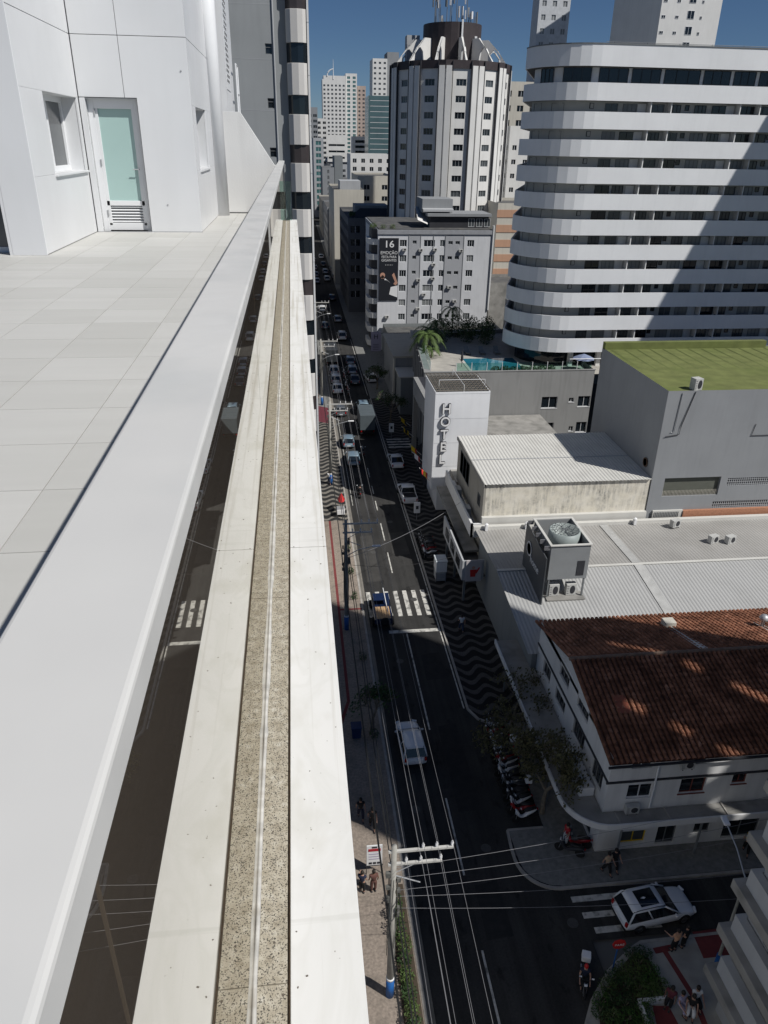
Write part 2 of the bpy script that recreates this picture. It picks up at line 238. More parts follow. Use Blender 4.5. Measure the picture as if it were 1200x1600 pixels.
# ------------------------------------------------------------------ helpers
class MB:
    def __init__(s): s.v = []; s.f = []; s.m = []
    def add(s, vs, fs, mi=0):
        n = len(s.v); s.v += [tuple(v) for v in vs]
        for f in fs: s.f.append(tuple(i+n for i in f)); s.m.append(mi)
        return s
    def box(s, x0, x1, y0, y1, z0, z1, mi=0):
        return s.add([(x0,y0,z0),(x1,y0,z0),(x1,y1,z0),(x0,y1,z0),(x0,y0,z1),(x1,y0,z1),(x1,y1,z1),(x0,y1,z1)],
                     [(0,3,2,1),(4,5,6,7),(0,1,5,4),(1,2,6,5),(2,3,7,6),(3,0,4,7)], mi)
    def poly(s, pts, mi=0): return s.add(pts, [tuple(range(len(pts)))], mi)
    def prism(s, pts, z0, z1, mi=0):   # counter-clockwise plan polygon
        n = len(pts); vs = [(x,y,z0) for x,y in pts]+[(x,y,z1) for x,y in pts]
        return s.add(vs, [tuple(reversed(range(n))), tuple(range(n,2*n))]+[(i,(i+1)%n,(i+1)%n+n,i+n) for i in range(n)], mi)
    def tube(s, pts, r, n=6, mi=0, r2=None, cap=True):
        pts = [Vector(p) for p in pts]; rings = []
        for k, p in enumerate(pts):
            d = (pts[min(k+1,len(pts)-1)]-pts[max(k-1,0)]).normalized()
            a = d.cross(Vector((0,0,1)) if abs(d.z) < 0.9 else Vector((1,0,0))).normalized(); b = d.cross(a)
            rr = r if r2 is None else r+(r2-r)*k/(len(pts)-1)
            rings.append([p+a*rr*math.cos(2*math.pi*i/n)+b*rr*math.sin(2*math.pi*i/n) for i in range(n)])
        return s.loft(rings, mi, cap)
    def loft(s, rings, mi=0, cap=True):
        n = len(rings[0]); vs = [v for r in rings for v in r]; fs = []
        for k in range(len(rings)-1):
            for i in range(n): fs.append((k*n+i, k*n+(i+1)%n, (k+1)*n+(i+1)%n, (k+1)*n+i))
        if cap: fs += [tuple(reversed(range(n))), tuple(range((len(rings)-1)*n, len(rings)*n))]
        return s.add(vs, fs, mi)
    def lathe(s, prof, c=(0,0,0), n=16, axis='z', mi=0):
        rings = []
        for r, h in prof:
            ring = []
            for i in range(n):
                a = 2*math.pi*i/n; p = (r*math.cos(a), r*math.sin(a), h)
                if axis == 'x': p = (h, p[0], p[1])
                if axis == 'y': p = (p[0], h, p[1])
                ring.append((c[0]+p[0], c[1]+p[1], c[2]+p[2]))
            rings.append(ring)
        return s.loft(rings, mi)
    def obox(s, c, size, rz=0, rx=0, mi=0):   # oriented box about its centre
        mt = Matrix.Rotation(rz,3,'Z')@Matrix.Rotation(rx,3,'X'); b = MB().box(-size[0]/2,size[0]/2,-size[1]/2,size[1]/2,-size[2]/2,size[2]/2)
        return s.add([Vector(c)+mt@Vector(v) for v in b.v], b.f, mi)
    def mesh(s, name, mats, org=(0,0,0), smooth=False):
        me = bpy.data.meshes.new(name); ox, oy, oz = org
        me.from_pydata([(x-ox,y-oy,z-oz) for x,y,z in s.v], [], s.f)
        mats = mats if isinstance(mats,(list,tuple)) else [mats]
        for m in mats: me.materials.append(m)
        if len(mats) > 1: me.polygons.foreach_set('material_index', s.m)
        if smooth: me.polygons.foreach_set('use_smooth', [True]*len(me.polygons))
        bm = bmesh.new(); bm.from_mesh(me); bmesh.ops.recalc_face_normals(bm, faces=bm.faces); bm.to_mesh(me); bm.free()
        me.update(); return me
    def build(s, name, mats, parent=None, smooth=False, org=None, bevel=0, sub=0, seg=2):
        if org is None: org = tuple(parent['_o']) if parent is not None and '_o' in parent else (0,0,0)
        return link(name, s.mesh(name, mats, org, smooth), parent, bevel=bevel, sub=sub, seg=seg)
def link(name, me, parent=None, loc=None, rz=0, bevel=0, sub=0, seg=2):
    o = bpy.data.objects.new(name, me); COL.objects.link(o)
    if parent is not None: o.parent = parent
    if loc is not None: o.location = loc
    if rz: o.rotation_euler.z = rz
    if bevel:
        b = o.modifiers.new('bevel','BEVEL'); b.width = bevel; b.segments = seg; b.limit_method = 'ANGLE'; b.angle_limit = R(40)
    if sub:
        u = o.modifiers.new('subdivision','SUBSURF'); u.levels = sub; u.render_levels = sub
    return o
ORG = {}
def thing(name, label, cat, loc=(0,0,0), rz=0, group=None, local=False):
    o = bpy.data.objects.new(name, None); COL.objects.link(o); o.location = loc; o.rotation_euler.z = rz
    o.empty_display_size = 0.3; tag(o, label, cat, group); ORG[o.name] = (0,0,0) if local else tuple(loc); return o
def tag(o, label, cat, group=None):
    o['label'] = label; o['category'] = cat
    if group: o['group'] = group
    return o
def struct(o): o['kind'] = 'structure'; return o
def stuff(o): o['kind'] = 'stuff'; return o
_build = MB.build
def build2(s, name, mats, parent=None, smooth=False, org=None, **k):
    if org is None and parent is not None: org = ORG.get(parent.name, (0,0,0))
    if org is None: org = (0,0,0)
    o = link(name, s.mesh(name, mats, org, smooth), parent, **k); ORG[o.name] = org; return o
MB.build = build2
def place(name, me, parent, wloc, rz=0):      # put a shared mesh at a world spot under an unrotated root
    g = ORG.get(parent.name, (0,0,0)); o = link(name, me, parent, (wloc[0]-g[0], wloc[1]-g[1], wloc[2]-g[2]), rz); ORG[o.name] = tuple(wloc); return o
def copy_tree(o, parent=None):
    c = o.copy(); COL.objects.link(c)
    if parent is not None: c.parent = parent
    for ch in list(o.children): copy_tree(ch, c)
    return c

# wall sheet with rectangular openings and reveals; P lower-left corner, u unit plan direction, n outward normal
def facade(mb, P, u, n, w, h, ops, depth=0.15, mi=0):
    P = Vector(P); u = Vector((u[0],u[1],0)).normalized(); n = Vector((n[0],n[1],0)).normalized(); z = Vector((0,0,1))
    us = sorted({0.0,w,*[a for o in ops for a in (o[0],o[2])]}); vs = sorted({0.0,h,*[a for o in ops for a in (o[1],o[3])]})
    for i in range(len(us)-1):
        run = None
        for j in range(len(vs)-1):
            cu = (us[i]+us[i+1])/2; cv = (vs[j]+vs[j+1])/2
            hole = any(o[0] < cu < o[2] and o[1] < cv < o[3] for o in ops)
            if not hole and run is None: run = vs[j]
            if run is not None and (hole or j == len(vs)-2):
                top = vs[j] if hole else vs[j+1]
                mb.poly([P+u*us[i]+z*run, P+u*us[i+1]+z*run, P+u*us[i+1]+z*top, P+u*us[i]+z*top], mi); run = None
    for a, b, c, d in ops:
        q = [P+u*a+z*b, P+u*c+z*b, P+u*c+z*d, P+u*a+z*d]
        for k in range(4):
            p0, p1 = q[k], q[(k+1)%4]; mb.poly([p0, p1, p1-n*depth, p0-n*depth], mi)
WIN = {}
def win_mesh(w, h, style=0, glass=0, nm=2, frame=white_frame, d=0.15):
    key = (round(w,2), round(h,2), style, glass, nm, frame.name, d)
    if key in WIN: return WIN[key]
    g = (gl_dark, gl_mid, gl_pale, gl_teal)[glass]; b = MB(); t = 0.05 if w > 0.5 else 0.035
    b.poly([(0,d,0),(w,d,0),(w,d,h),(0,d,h)], 0)
    b.box(0,w,d-0.05,d-0.004,0,t,1); b.box(0,w,d-0.05,d-0.004,h-t,h,1); b.box(0,t,d-0.052,d-0.006,t,h-t,1); b.box(w-t,w,d-0.052,d-0.006,t,h-t,1)
    for k in range(1, nm): b.box(w*k/nm-t/2, w*k/nm+t/2, d-0.05, d-0.006, t, h-t, 1)
    if style == 1: b.box(t,w-t,d-0.048,d-0.008,h*0.62,h*0.62+t,1)
    if style == 2: b.box(-0.06,w+0.06,-0.06,d-0.06,-0.06,-0.004,1)
    me = b.mesh('window', [g, frame]); WIN[key] = me; return me
def rot_for(n): return math.atan2(n[0], -n[1])      # local outward -Y turned to n
def add_windows(root, P, u, n, ops, d=0.15, nm=2, style=0, frame=white_frame, pick=(0,1,1,2), name='window', glass=None):
    u = Vector((u[0],u[1],0)).normalized(); rz = rot_for(n); P = Vector(P)
    for k, (a,b,c,e) in enumerate(ops):
        g = random.choice(pick) if glass is None else glass
        flip = u.cross(Vector((0,0,1))).dot(Vector((n[0],n[1],0))) < 0
        s = P+u*(c if flip else a)+Vector((0,0,b))
        place(name, win_mesh(c-a, e-b, style, g, nm, frame, d), root, s, rz)
def grid(w, h, cols, rows, ww, wh, u0, u1, v0, v1):
    out = []
    for r in range(rows):
        for c in range(cols):
            cu = u0+(u1-u0)*(c+0.5)/cols; cv = v0+(v1-v0)*(r+0.5)/rows; out.append((cu-ww/2, cv-wh/2, cu+ww/2, cv+wh/2))
    return out
FONTC = {}
def text_mesh(s, size, depth, mat, sx=1.0, bold=0.0):
    cu = bpy.data.curves.new('lettering','FONT'); cu.body = s; cu.size = size; cu.extrude = depth; cu.align_x = 'CENTER'; cu.align_y = 'CENTER'; cu.resolution_u = 3; cu.offset = bold
    o = bpy.data.objects.new('lettering', cu); COL.objects.link(o); dg = bpy.context.evaluated_depsgraph_get()
    me = bpy.data.meshes.new_from_object(o.evaluated_get(dg)); bpy.data.objects.remove(o); bpy.data.curves.remove(cu)
    me.transform(Matrix.Scale(sx,4,(1,0,0))); me.transform(Matrix.Rotation(R(90),4,'X')); me.materials.clear(); me.materials.append(mat); return me
def leaves(n, samp, size, flat=0.0, aspect=0.5):
    b = MB()
    for _ in range(n):
        c = Vector(samp()); s = size*random.uniform(0.6,1.3)
        d = Vector((random.gauss(0,1),random.gauss(0,1),random.gauss(0,1)*(1-flat))).normalized(); e = d.orthogonal().normalized(); e.rotate(Matrix.Rotation(random.uniform(0,6.3),3,d))
        f = d.cross(e)*aspect; b.add([c-e*s*0.5, c+f*s*0.4, c+e*s*0.5, c-f*s*0.4], [(0,1,2,3)])
    return b
def blob(c, r, k=1.0):
    def f():
        while True:
            p = Vector((random.uniform(-1,1),random.uniform(-1,1),random.uniform(-1,1)))
            if 0.25 < p.length < 1: break
        return (c[0]+p.x*r[0], c[1]+p.y*r[1], c[2]+p.z*r[2])
    return f

# ================================================================== the setting
struct(MB().poly([(-3000,-400,-0.14),(3000,-400,-0.14),(3000,5000,-0.14),(-3000,5000,-0.14)]).build('ground', ground_m))
rd = MB()
rd.poly([(5.1,-60,0),(14.5,-60,0),(14.5,700,0),(5.1,700,0)])
rd.poly([(14.5,23.9,0),(90,23.9,0),(90,27.1,0),(14.5,27.1,0)])
road = struct(rd.build('road', asphalt))
# gutter strip and kerb along the left pavement
struct(MB().box(4.93,5.1,-40,320,-0.1,0.14).build('kerb', kerb_m))
struct(MB().poly([(5.1,-40,0.004),(5.45,-40,0.004),(5.45,320,0.004),(5.1,320,0.004)]).build('gutter', gutter_m))
struct(MB().box(0.3,4.93,-40,74,-0.1,0.13).build('pavement', paver))
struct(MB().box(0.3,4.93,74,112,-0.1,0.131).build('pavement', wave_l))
struct(MB().box(0.3,4.93,112,420,-0.1,0.13).build('pavement', paver_grey))
struct(MB().prism([(2.98,44),(2.75,44),(2.0,41.6),(2.3,41.6)],0.1,0.134).build('tactile_strip', tactile))
struct(MB().box(2.75,2.98,44,74,0.1,0.134).build('tactile_strip', tactile))
struct(MB().box(2.98,4.93,56.2,56.45,0.1,0.1345).build('tactile_strip', tactile))
# right pavement with wave mosaic, scooter bay, corner bulb
def arc(cx, cy, r, a0, a1, n=8): return [(cx+r*math.cos(R(a0+(a1-a0)*k/n)), cy+r*math.sin(R(a0+(a1-a0)*k/n))) for k in range(n+1)]
rp = [(11.75,42.3)]+[(12.3,41.2),(13.2,40.7),(14.1,40.5),(14.1,31.3),(11.85,31.3),(11.75,30)]+arc(13.9,29.25,2.15,180,270)+[(60,27.15),(60,29.6),(17.0,29.6),(17.0,118),(11.75,118)]
rp = [(x,y) for x,y in rp][::1]
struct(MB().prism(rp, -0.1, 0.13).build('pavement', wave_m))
struct(MB().prism([(11.86,31.3),(14.1,31.3),(14.1,40.5),(60,40.5),(60,27.16),(14,27.16)]+arc(13.9,29.2,2.0,268,182), 0.1, 0.134).build('pavement', paver_grey))
kb = MB()
kp = [(11.7,118)]+[(11.7,42.3),(12.25,41.15),(13.2,40.6),(14.05,40.4)]
for a,b in zip(kp[:-1],kp[1:]): 
    d=(Vector(b)-Vector(a)).normalized(); n=Vector((-d.y,d.x))*0.075
    kb.prism([tuple(Vector(a)+n),tuple(Vector(a)-n),tuple(Vector(b)-n),tuple(Vector(b)+n)][::-1], -0.05, 0.145)
kp = [(14.05,31.25),(11.8,31.25),(11.7,30)]+arc(13.9,29.25,2.2,180,270)+[(60,27.05)]
for a,b in zip(kp[:-1],kp[1:]):
    d=(Vector(b)-Vector(a)).normalized(); n=Vector((-d.y,d.x))*0.075
    kb.prism([tuple(Vector(a)+n),tuple(Vector(a)-n),tuple(Vector(b)-n),tuple(Vector(b)+n)][::-1], -0.05, 0.146)
struct(kb.build('kerb', kerb_m))
struct(MB().box(11.7,17.5,118,420,-0.1,0.13).build('pavement', paver_grey))
# island at the lower right with a planting bed and red tactile path
isl = [(9.5,5),(11.2,14),(12.1,18)]+[(12.68,19.89),(13.34,20.87),(14.68,22.17),(16.31,23.19),(17.0,23.5),(60,23.95),(60,5)]
struct(MB().prism(isl[::-1][::-1], -0.1, 0.13).build('pavement', M('pale concrete paving',(0.34,0.33,0.3),0.9,0.2,1.5,dirt=(0.22,0.21,0.2))))
kb = MB(); kp = isl[1:9]
for a,b in zip(kp[:-1],kp[1:]):
    d=(Vector(b)-Vector(a)).normalized(); n=Vector((-d.y,d.x))*0.08
    kb.prism([tuple(Vector(a)+n),tuple(Vector(a)-n),tuple(Vector(b)-n),tuple(Vector(b)+n)][::-1], -0.05, 0.15)
struct(kb.build('kerb', kerb_m))
def strip(p, q, w, z=0.134):
    d=(Vector(q)-Vector(p)).normalized(); n=Vector((-d.y,d.x))*w/2
    return [(*(Vector(p)+n),z),(*(Vector(p)-n),z),(*(Vector(q)-n),z),(*(Vector(q)+n),z)]
tb = MB(); tb.poly(strip((18.05,22.9),(18.45,20.4),0.28)); tb.poly(strip((17.5,22.95),(18.7,23.05),0.32,0.138)); tb.poly(strip((18.45,20.4),(18.1,16.5),0.3,0.137))
tb.poly([(20.0,23.75,0.136),(21.9,23.8,0.136),(21.9,22.3,0.136),(19.9,22.3,0.136)]); tb.poly([(15.7,18.0,0.135),(17.2,18.0,0.135),(17.0,20.2,0.135),(16.2,20.3,0.135)])
struct(tb.build('tactile_strip', tactile))
bed = [(12.95,18.3),(13.5,20.55),(14.8,21.9),(16.4,22.95),(17.0,22.6),(17.15,21.3),(16.9,20.5),(15.6,20.35),(15.5,18.0)]
struct(MB().prism(bed[::-1], 0.1, 0.2).build('planting_bed', M('soil',(0.06,0.045,0.03),0.95)))
# repairs, covers and stains in the road surface
patch_m = M('patched asphalt', (0.03, 0.03, 0.03), 0.9, 0.2, 2.0, 0.3, 60, spec=0.2); worn_m = M('worn asphalt', (0.058, 0.056, 0.053), 0.92, 0.25, 0.8, 0.3, 60, spec=0.2)
for k,(x0,x1,y0,y1) in enumerate(((5.9,7.3,61,70.5),(9.2,10.9,46,49.5),(6.2,6.9,29,36.5),(8.9,10.4,24.5,28),(9.0,10.8,66,71),(16,21,25.4,26.9),(5.6,7.6,86,93),(9.1,10.6,33,41))): struct(MB().poly([(x0,y0,0.003),(x1,y0+0.1,0.003),(x1-0.1,y1,0.003),(x0+0.05,y1-0.2,0.003)]).build('road_patch', patch_m if k % 2 else worn_m))
for x,y in ((7.4,48.6),(9.9,57.6),(6.4,33.5),(10.2,30.2),(7.0,66.8),(9.6,73.5),(13.8,25.0)):
    mc = MB().lathe([(0.02,0.012),(0.3,0.012),(0.31,0.005)],(x,y,0),20); struct(mc.build('manhole_cover', M('cast iron',(0.07,0.068,0.065),0.7,0.2,9)))
# painted markings
mk = lambda pts: struct(MB().poly(pts).build('road_marking', paint))
def dash(x, y0, y1, w=0.12): mk([(x-w/2,y0,0.006),(x+w/2,y0,0.006),(x+w/2,y1,0.006),(x-w/2,y1,0.006)])
for y0,y1 in ((8,13.5),(17.5,24),(28.5,34.2),(40.5,52.4),(62.5,66.6),(69.2,73.2),(76.5,79),(81,83.3),(86,89),(94,97),(104,107),(113,116),(123,126),(133,136)): dash(8.5,y0,y1)
dash(11.45,60,118,0.1); dash(11.45,42.5,60,0.1); dash(11.4,120,160,0.1); dash(5.75,78,112,0.07)
mk([(7.0,52.45,0.008),(11.4,52.45,0.008),(11.4,52.9,0.008),(7.0,52.9,0.008)])
for k in range(7):
    x = 5.75+k*0.86; mk([(x-0.2,55.0,0.006),(x+0.2,55.0,0.006),(x+0.2,59.2,0.006),(x-0.2,59.2,0.006)])
for x0,x1,y in ((14.2,18.6,26.35),(14.5,18.6,25.35),(14.85,18.6,24.45)): mk([(x0,y-0.18,0.006),(x1,y-0.18,0.006),(x1,y+0.18,0.006),(x0,y+0.18,0.006)])
mk([(14.1,119.6,0.14),(16.8,119.6,0.14),(16.8,120,0.14),(14.1,120,0.14)])
for k in range(4): mk([(12.1,95.6+k*1.0,0.138),(15.4,95.6+k*1.0,0.138),(15.4,96.05+k*1.0,0.138),(12.1,96.05+k*1.0,0.138)])

# ================================================================== the terrace building the picture is taken from
ZF = 36.53
tw = thing('terrace_building', 'white clad building with tiled roof terrace in the left foreground', 'building', (-3,8,0))
b = MB(); b.box(-14,0.06,-6,18.55,0,36.30); b.build('wall', white_panel, tw)
b = MB(); b.box(-14,-0.19,-6,18.3,36.305,36.50); fl = b.build('floor_bed', M('grey grout',(0.16,0.155,0.14),0.95,0.2,5), tw)
tm = MB().box(0.003,0.597,0.003,0.597,0,0.022).mesh('floor_tile', deck_tile)
for i in range(8):
    for j in range(-2,31):
        x = -1.2-0.6*i; y = 0.3+0.6*j
        if i >= 6 and y < 5: continue
        if x < -3.7 and y > 11.2: continue
        if x < -1.9 and y > 14.2: continue
        place('floor_tile', tm, fl, (x-0.001, y, ZF-0.022))
tm2 = MB().box(0.002,0.34,0.002,0.598,0,0.022).mesh('floor_tile', deck_tile)
for j in range(-2,30): place('floor_tile', tm2, fl, (-0.599, 0.3+0.6*j, ZF-0.022))
# door wall, faces the camera at y = 14.3
def panel_poly(parent, pts, axis, at, th=0.03, mat=white_panel):
    b = MB(); n = len(pts)
    if axis == 'y': f = lambda p, d: (p[0], at+d, p[1])
    else: f = lambda p, d: (at+d, p[0], p[1])
    vs = [f(p,0) for p in pts]+[f(p,th if axis=='y' else -th) for p in pts]
    b.add(vs, [tuple(range(n)), tuple(range(n,2*n))[::-1]]+[(i,(i+1)%n,(i+1)%n+n,i+n) for i in range(n)])
    return b.build('wall_panel', mat, parent, bevel=0.004)
gw = MB(); facade(gw, (-3.4,14.335,ZF), (1,0), (0,-1), 1.8, 5.6, [(0.1,0,0.92,2.06)], 0.22); backing = gw.build('panel_backing', dark_gap, tw)
g = 0.008
panel_poly(tw, [(-3.39,38.6),(-2.66-g,38.6),(-2.66-g,39.47-g),(-3.39,39.47-g)], 'y', 14.3)
panel_poly(tw, [(-2.47,ZF+0.01),(-1.6,ZF+0.01),(-1.6,39.47-g),(-2.66,39.47-g),(-2.66,38.6),(-2.47,38.6)], 'y', 14.3)
panel_poly(tw, [(-3.39,39.47),(-2.66-g,39.47),(-2.66-g,42.2),(-3.39,42.2)], 'y', 14.3)
panel_poly(tw, [(-2.66,39.47),(-1.6,39.47),(-1.6,42.2),(-2.66,42.2)], 'y', 14.3)
panel_poly(tw, [(-3.39,ZF),(-3.30,ZF),(-3.30,38.59),(-3.39,38.59)], 'y', 14.3)
for x,z in ((-2.15,36.98),(-1.72,39.0)): MB().lathe([(0.002,-0.012),(0.012,-0.01),(0.014,0)],(x,14.3,z),10,'y').build('wall_tap', steel, tw)
b = MB(); b.box(-3.39,-1.6,14.292,14.2995,ZF+0.0,ZF+0.012); b.build('sealant_line', grey_light, tw)
# terrace door
dr = MB()
dr.box(-3.3,-3.2,14.42,14.5,ZF,38.58); dr.box(-2.56,-2.47,14.42,14.5,ZF,38.58); dr.box(-3.2,-2.56,14.42,14.5,38.44,38.58)
dr.box(-3.2,-2.56,14.43,14.49,ZF+0.02,ZF+0.14); dr.box(-3.2,-2.56,14.43,14.49,ZF+0.42,ZF+0.5); dr.box(-3.2,-3.15,14.43,14.49,ZF+0.1,38.44); dr.box(-2.61,-2.56,14.43,14.49,ZF+0.1,38.44)
door = dr.build('door', white_frame, tw, bevel=0.004)
MB().box(-3.15,-2.61,14.455,14.465,ZF+0.5,38.44).build('pane', aqua, door)
MB().box(-3.31,-3.3,14.331,14.5,ZF,38.59).build('reveal', white_panel, door); MB().box(-2.47,-2.46,14.331,14.5,ZF,38.59).build('reveal', white_panel, door)
MB().box(-3.3,-2.47,14.331,14.5,38.58,38.59).build('reveal', white_panel, door)
for k in range(6):
    MB().obox((-2.88,14.46,ZF+0.165+k*0.047),(0.55,0.035,0.012),0,R(35)).build('louvre', white_frame, door)
MB().box(-3.16,-2.6,14.485,14.489,ZF+0.13,ZF+0.43).build('louvre_backing', grey_metal, door)
for zz in (ZF+0.3,ZF+1.1,ZF+1.85): MB().tube([(-3.2,14.415,zz-0.05),(-3.2,14.415,zz+0.05)],0.012,8).build('hinge', steel, door)
MB().tube([(-2.585,14.42,ZF+1.0),(-2.585,14.38,ZF+1.0),(-2.68,14.38,ZF+1.0)],0.009,6).build('handle', steel, door)
# window wall, faces the street at x = -3.4
gw = MB(); facade(gw, (-3.435,11.3,ZF), (0,1), (1,0), 3.0, 5.6, [(1.02,0.99,2.88,2.05)], 0.28); gw.build('panel_backing', white_panel, tw)
panel_poly(tw, [(11.31,39.47),(14.29,39.47),(14.29,42.2),(11.31,42.2)], 'x', -3.4)
panel_poly(tw, [(11.31,38.58),(14.29,38.58),(14.29,39.47-g),(11.31,39.47-g)], 'x', -3.4)
panel_poly(tw, [(11.31,ZF+0.01),(14.29,ZF+0.01),(14.29,37.52),(11.31,37.52)], 'x', -3.4)
panel_poly(tw, [(11.31,37.521),(12.32,37.521),(12.32,38.579),(11.31,38.579)], 'x', -3.4)
panel_poly(tw, [(14.18,37.521),(14.29,37.521),(14.29,38.579),(14.18,38.579)], 'x', -3.4)
wn = MB(); wn.box(-3.7,-3.64,12.32,14.18,37.52,37.6); wn.box(-3.7,-3.64,12.32,14.18,38.5,38.58)
for y in (12.32,13.2,14.1): wn.box(-3.7,-3.64,y,y+0.08,37.6,38.5)
wd = wn.build('window', white_frame, tw, bevel=0.003)
MB().box(-3.685,-3.675,12.4,14.1,37.6,38.5).build('pane', gl_mid, wd)
MB().box(-3.64,-3.36,12.3,14.2,37.49,37.519).build('sill', white_panel, wd, bevel=0.004)
# wall with the glazed opening at the far left
panel_poly(tw, [(-3.86,ZF),(-3.402,ZF),(-3.402,42.2),(-3.86,42.2)], 'y', 11.3)
panel_poly(tw, [(-7.5,38.68),(-3.862,38.68),(-3.862,42.2),(-7.5,42.2)], 'y', 11.3)
MB().box(-3.9,-3.862,11.3,11.75,ZF,38.68).build('reveal', white_panel, tw)
MB().box(-7.5,-3.9,11.33,11.75,38.68,38.7).build('reveal', white_panel, tw)
sd_ = MB(); sd_.box(-3.98,-3.9,11.62,11.7,ZF,38.68); sd_.box(-6,-3.98,11.62,11.7,ZF,ZF+0.07); sd_.box(-6,-3.98,11.62,11.7,38.6,38.68); sd_.box(-5.0,-4.93,11.62,11.7,ZF+0.07,38.6)
sdo = sd_.build('sliding_door', white_frame, tw, bevel=0.003); MB().box(-6,-3.98,11.655,11.665,ZF+0.07,38.6).build('pane', gl_mid, sdo)
b = MB(); b.box(-9,-3.9,11.76,18.5,36.5,43); b.box(-3.9,-3.72,11.9,18.5,36.5,43); b.box(-3.71,-3.44,14.6,18.5,36.5,43); b.box(-3.43,-1.92,14.56,18.5,36.5,43); b.build('wall', white_panel, tw)
# wall running back beside the passage, faces the street at x = -1.6
gw = MB(); facade(gw, (-1.635,14.34,ZF), (0,1), (1,0), 3.5, 5.6, [(0.56,0.99,2.2,1.97)], 0.26); gw.build('panel_backing', white_panel, tw)
panel_poly(tw, [(14.34,39.47),(17.8,39.47),(17.8,42.2),(14.34,42.2)], 'x', -1.602)
panel_poly(tw, [(14.34,38.51),(17.8,38.51),(17.8,39.46),(14.34,39.46)], 'x', -1.602)
panel_poly(tw, [(14.34,ZF+0.01),(17.8,ZF+0.01),(17.8,37.52),(14.34,37.52)], 'x', -1.602)
panel_poly(tw, [(14.34,37.521),(14.88,37.521),(14.88,38.509),(14.34,38.509)], 'x', -1.602)
panel_poly(tw, [(16.56,37.521),(17.8,37.521),(17.8,38.509),(16.56,38.509)], 'x', -1.602)
wn = MB(); wn.box(-1.9,-1.84,14.9,16.54,37.52,37.6); wn.box(-1.9,-1.84,14.9,16.54,38.42,38.5); wn.box(-1.9,-1.84,14.9,14.98,37.6,38.42); wn.box(-1.9,-1.84,16.46,16.54,37.6,38.42)
wd = wn.build('window', white_frame, tw); MB().box(-1.885,-1.875,14.98,16.46,37.6,38.42).build('pane', gl_mid, wd)
MB().box(-1.84,-1.57,14.86,16.58,37.49,37.519).build('sill', white_panel, wd)
MB().tube([(-1.52,17.78,ZF),(-1.52,17.78,43)],0.15,20).build('column', white_frame, tw, smooth=True)
MB().box(-1.75,-1.6,17.83,18.3,ZF,43).build('wall', white_panel, tw)
# end screen with sloped top
b = MB(); pts = [(-1.62,36.5),(-0.27,36.5),(-0.27,37.5),(-0.36,37.53),(-1.04,38.55),(-1.62,38.55)]; n = len(pts)
b.add([(x,18.3,z) for x,z in pts]+[(x,18.5,z) for x,z in pts], [tuple(range(n)),tuple(range(n,2*n))[::-1]]+[(i,(i+1)%n,(i+1)%n+n,i+n) for i in range(n)])
b.build('end_screen', white_wall, tw, bevel=0.004)
MB().box(-1.6,-0.3,18.285,18.3,ZF,ZF+0.02).build('skirting', dark_gap, tw)
b = MB(); b.box(-3,-1.32,18.7,21.2,30,44); b.build('wall', white_panel, tw)
pf = MB()
for r_ in range(46):
    for c_ in range(3):
        y = 19.0+c_*0.26+(r_ % 2)*0.13; pf.box(-1.322,-1.305,y,y+0.11,39.15+r_*0.1,39.2+r_*0.1)
pp = MB().box(-1.318,-1.31,18.85,20.0,39.0,44).build('perforated_panel', white_frame, tw); stuff(pf.build('slots', dark_gap, pp))
b = MB(); b.tube([(-1.2,20.5,38.4),(-1.2,20.5,39.6)],0.02); b.tube([(-1.2,21.1,38.4),(-1.2,21.1,39.6)],0.02); b.tube([(-1.2,20.5,39.6),(-1.2,21.1,39.6)],0.02); b.tube([(-1.2,20.5,39.0),(-1.2,21.1,39.0)],0.02); b.build('ladder', white_frame, tw)

# railing: capping, mirror glass, granite sill and white coping along the roof edge
rl = thing('roof_edge_railing', 'pale grey metal capped railing with mirror glass running away from the viewer', 'railing', (-0.2,9,36.4))
for y0,y1 in ((-2,6.2),(6.204,13.4),(13.404,18.28)): MB().box(-0.262,-0.137,y0,y1,37.578,37.62).build('cap', cap_metal, rl, bevel=0.006, seg=3)
MB().box(-0.235,-0.165,-2,18.28,36.3,37.577).build('parapet', white_wall, rl)
y = -2.0
while y < 18.2:
    y2 = min(y+2.35, 18.28); MB().box(-0.152,-0.145,y+0.004,y2-0.004,36.36,37.577).build('glass_panel', solar, rl); y = y2
sl = thing('roof_edge_sill', 'speckled granite sill beside white stone coping at the roof edge', 'sill', (0,9,36.3))
y = -2.06
k = 0
while y < 18.5:
    y2 = min(y+1.53, 18.55); MB().box(-0.1449,-0.0715,y+0.0015,y2-0.0015,36.31,36.372).build('granite_slab', granite, sl); y = y2; k += 1
y = -1.42
MB().box(-0.0712,0.094,-2,18.54,36.301,36.36).build('mortar', M('brown mortar',(0.3,0.22,0.15),0.95,0.2,8), sl)
while y < 18.5:
    y2 = min(y+2.17, 18.55); MB().box(-0.0645,0.0955,y+0.0035,y2-0.0035,36.305,36.381).build('coping_slab', marble, sl, bevel=0.002); y = y2
pts = []; y = -1.5
while y < 18.4: pts.append((-0.1405+random.uniform(-0.0012,0.0012), y, 36.3735)); y += 0.12
sb = MB(); sb.tube(pts, 0.0055, 7)
for i in range(46):
    y = random.uniform(0.2,12); L_ = random.uniform(0.05,0.4); w_ = random.uniform(0.0,0.004); sb.add([(-0.142,y,36.3736),(-0.1352,y,36.3728),(-0.1352+w_,y+L_*0.3,36.3727),(-0.1352+w_*0.6,y+L_*0.8,36.3727),(-0.1352,y+L_,36.3728),(-0.142,y+L_,36.3736)],[(0,1,2,3,4,5)])
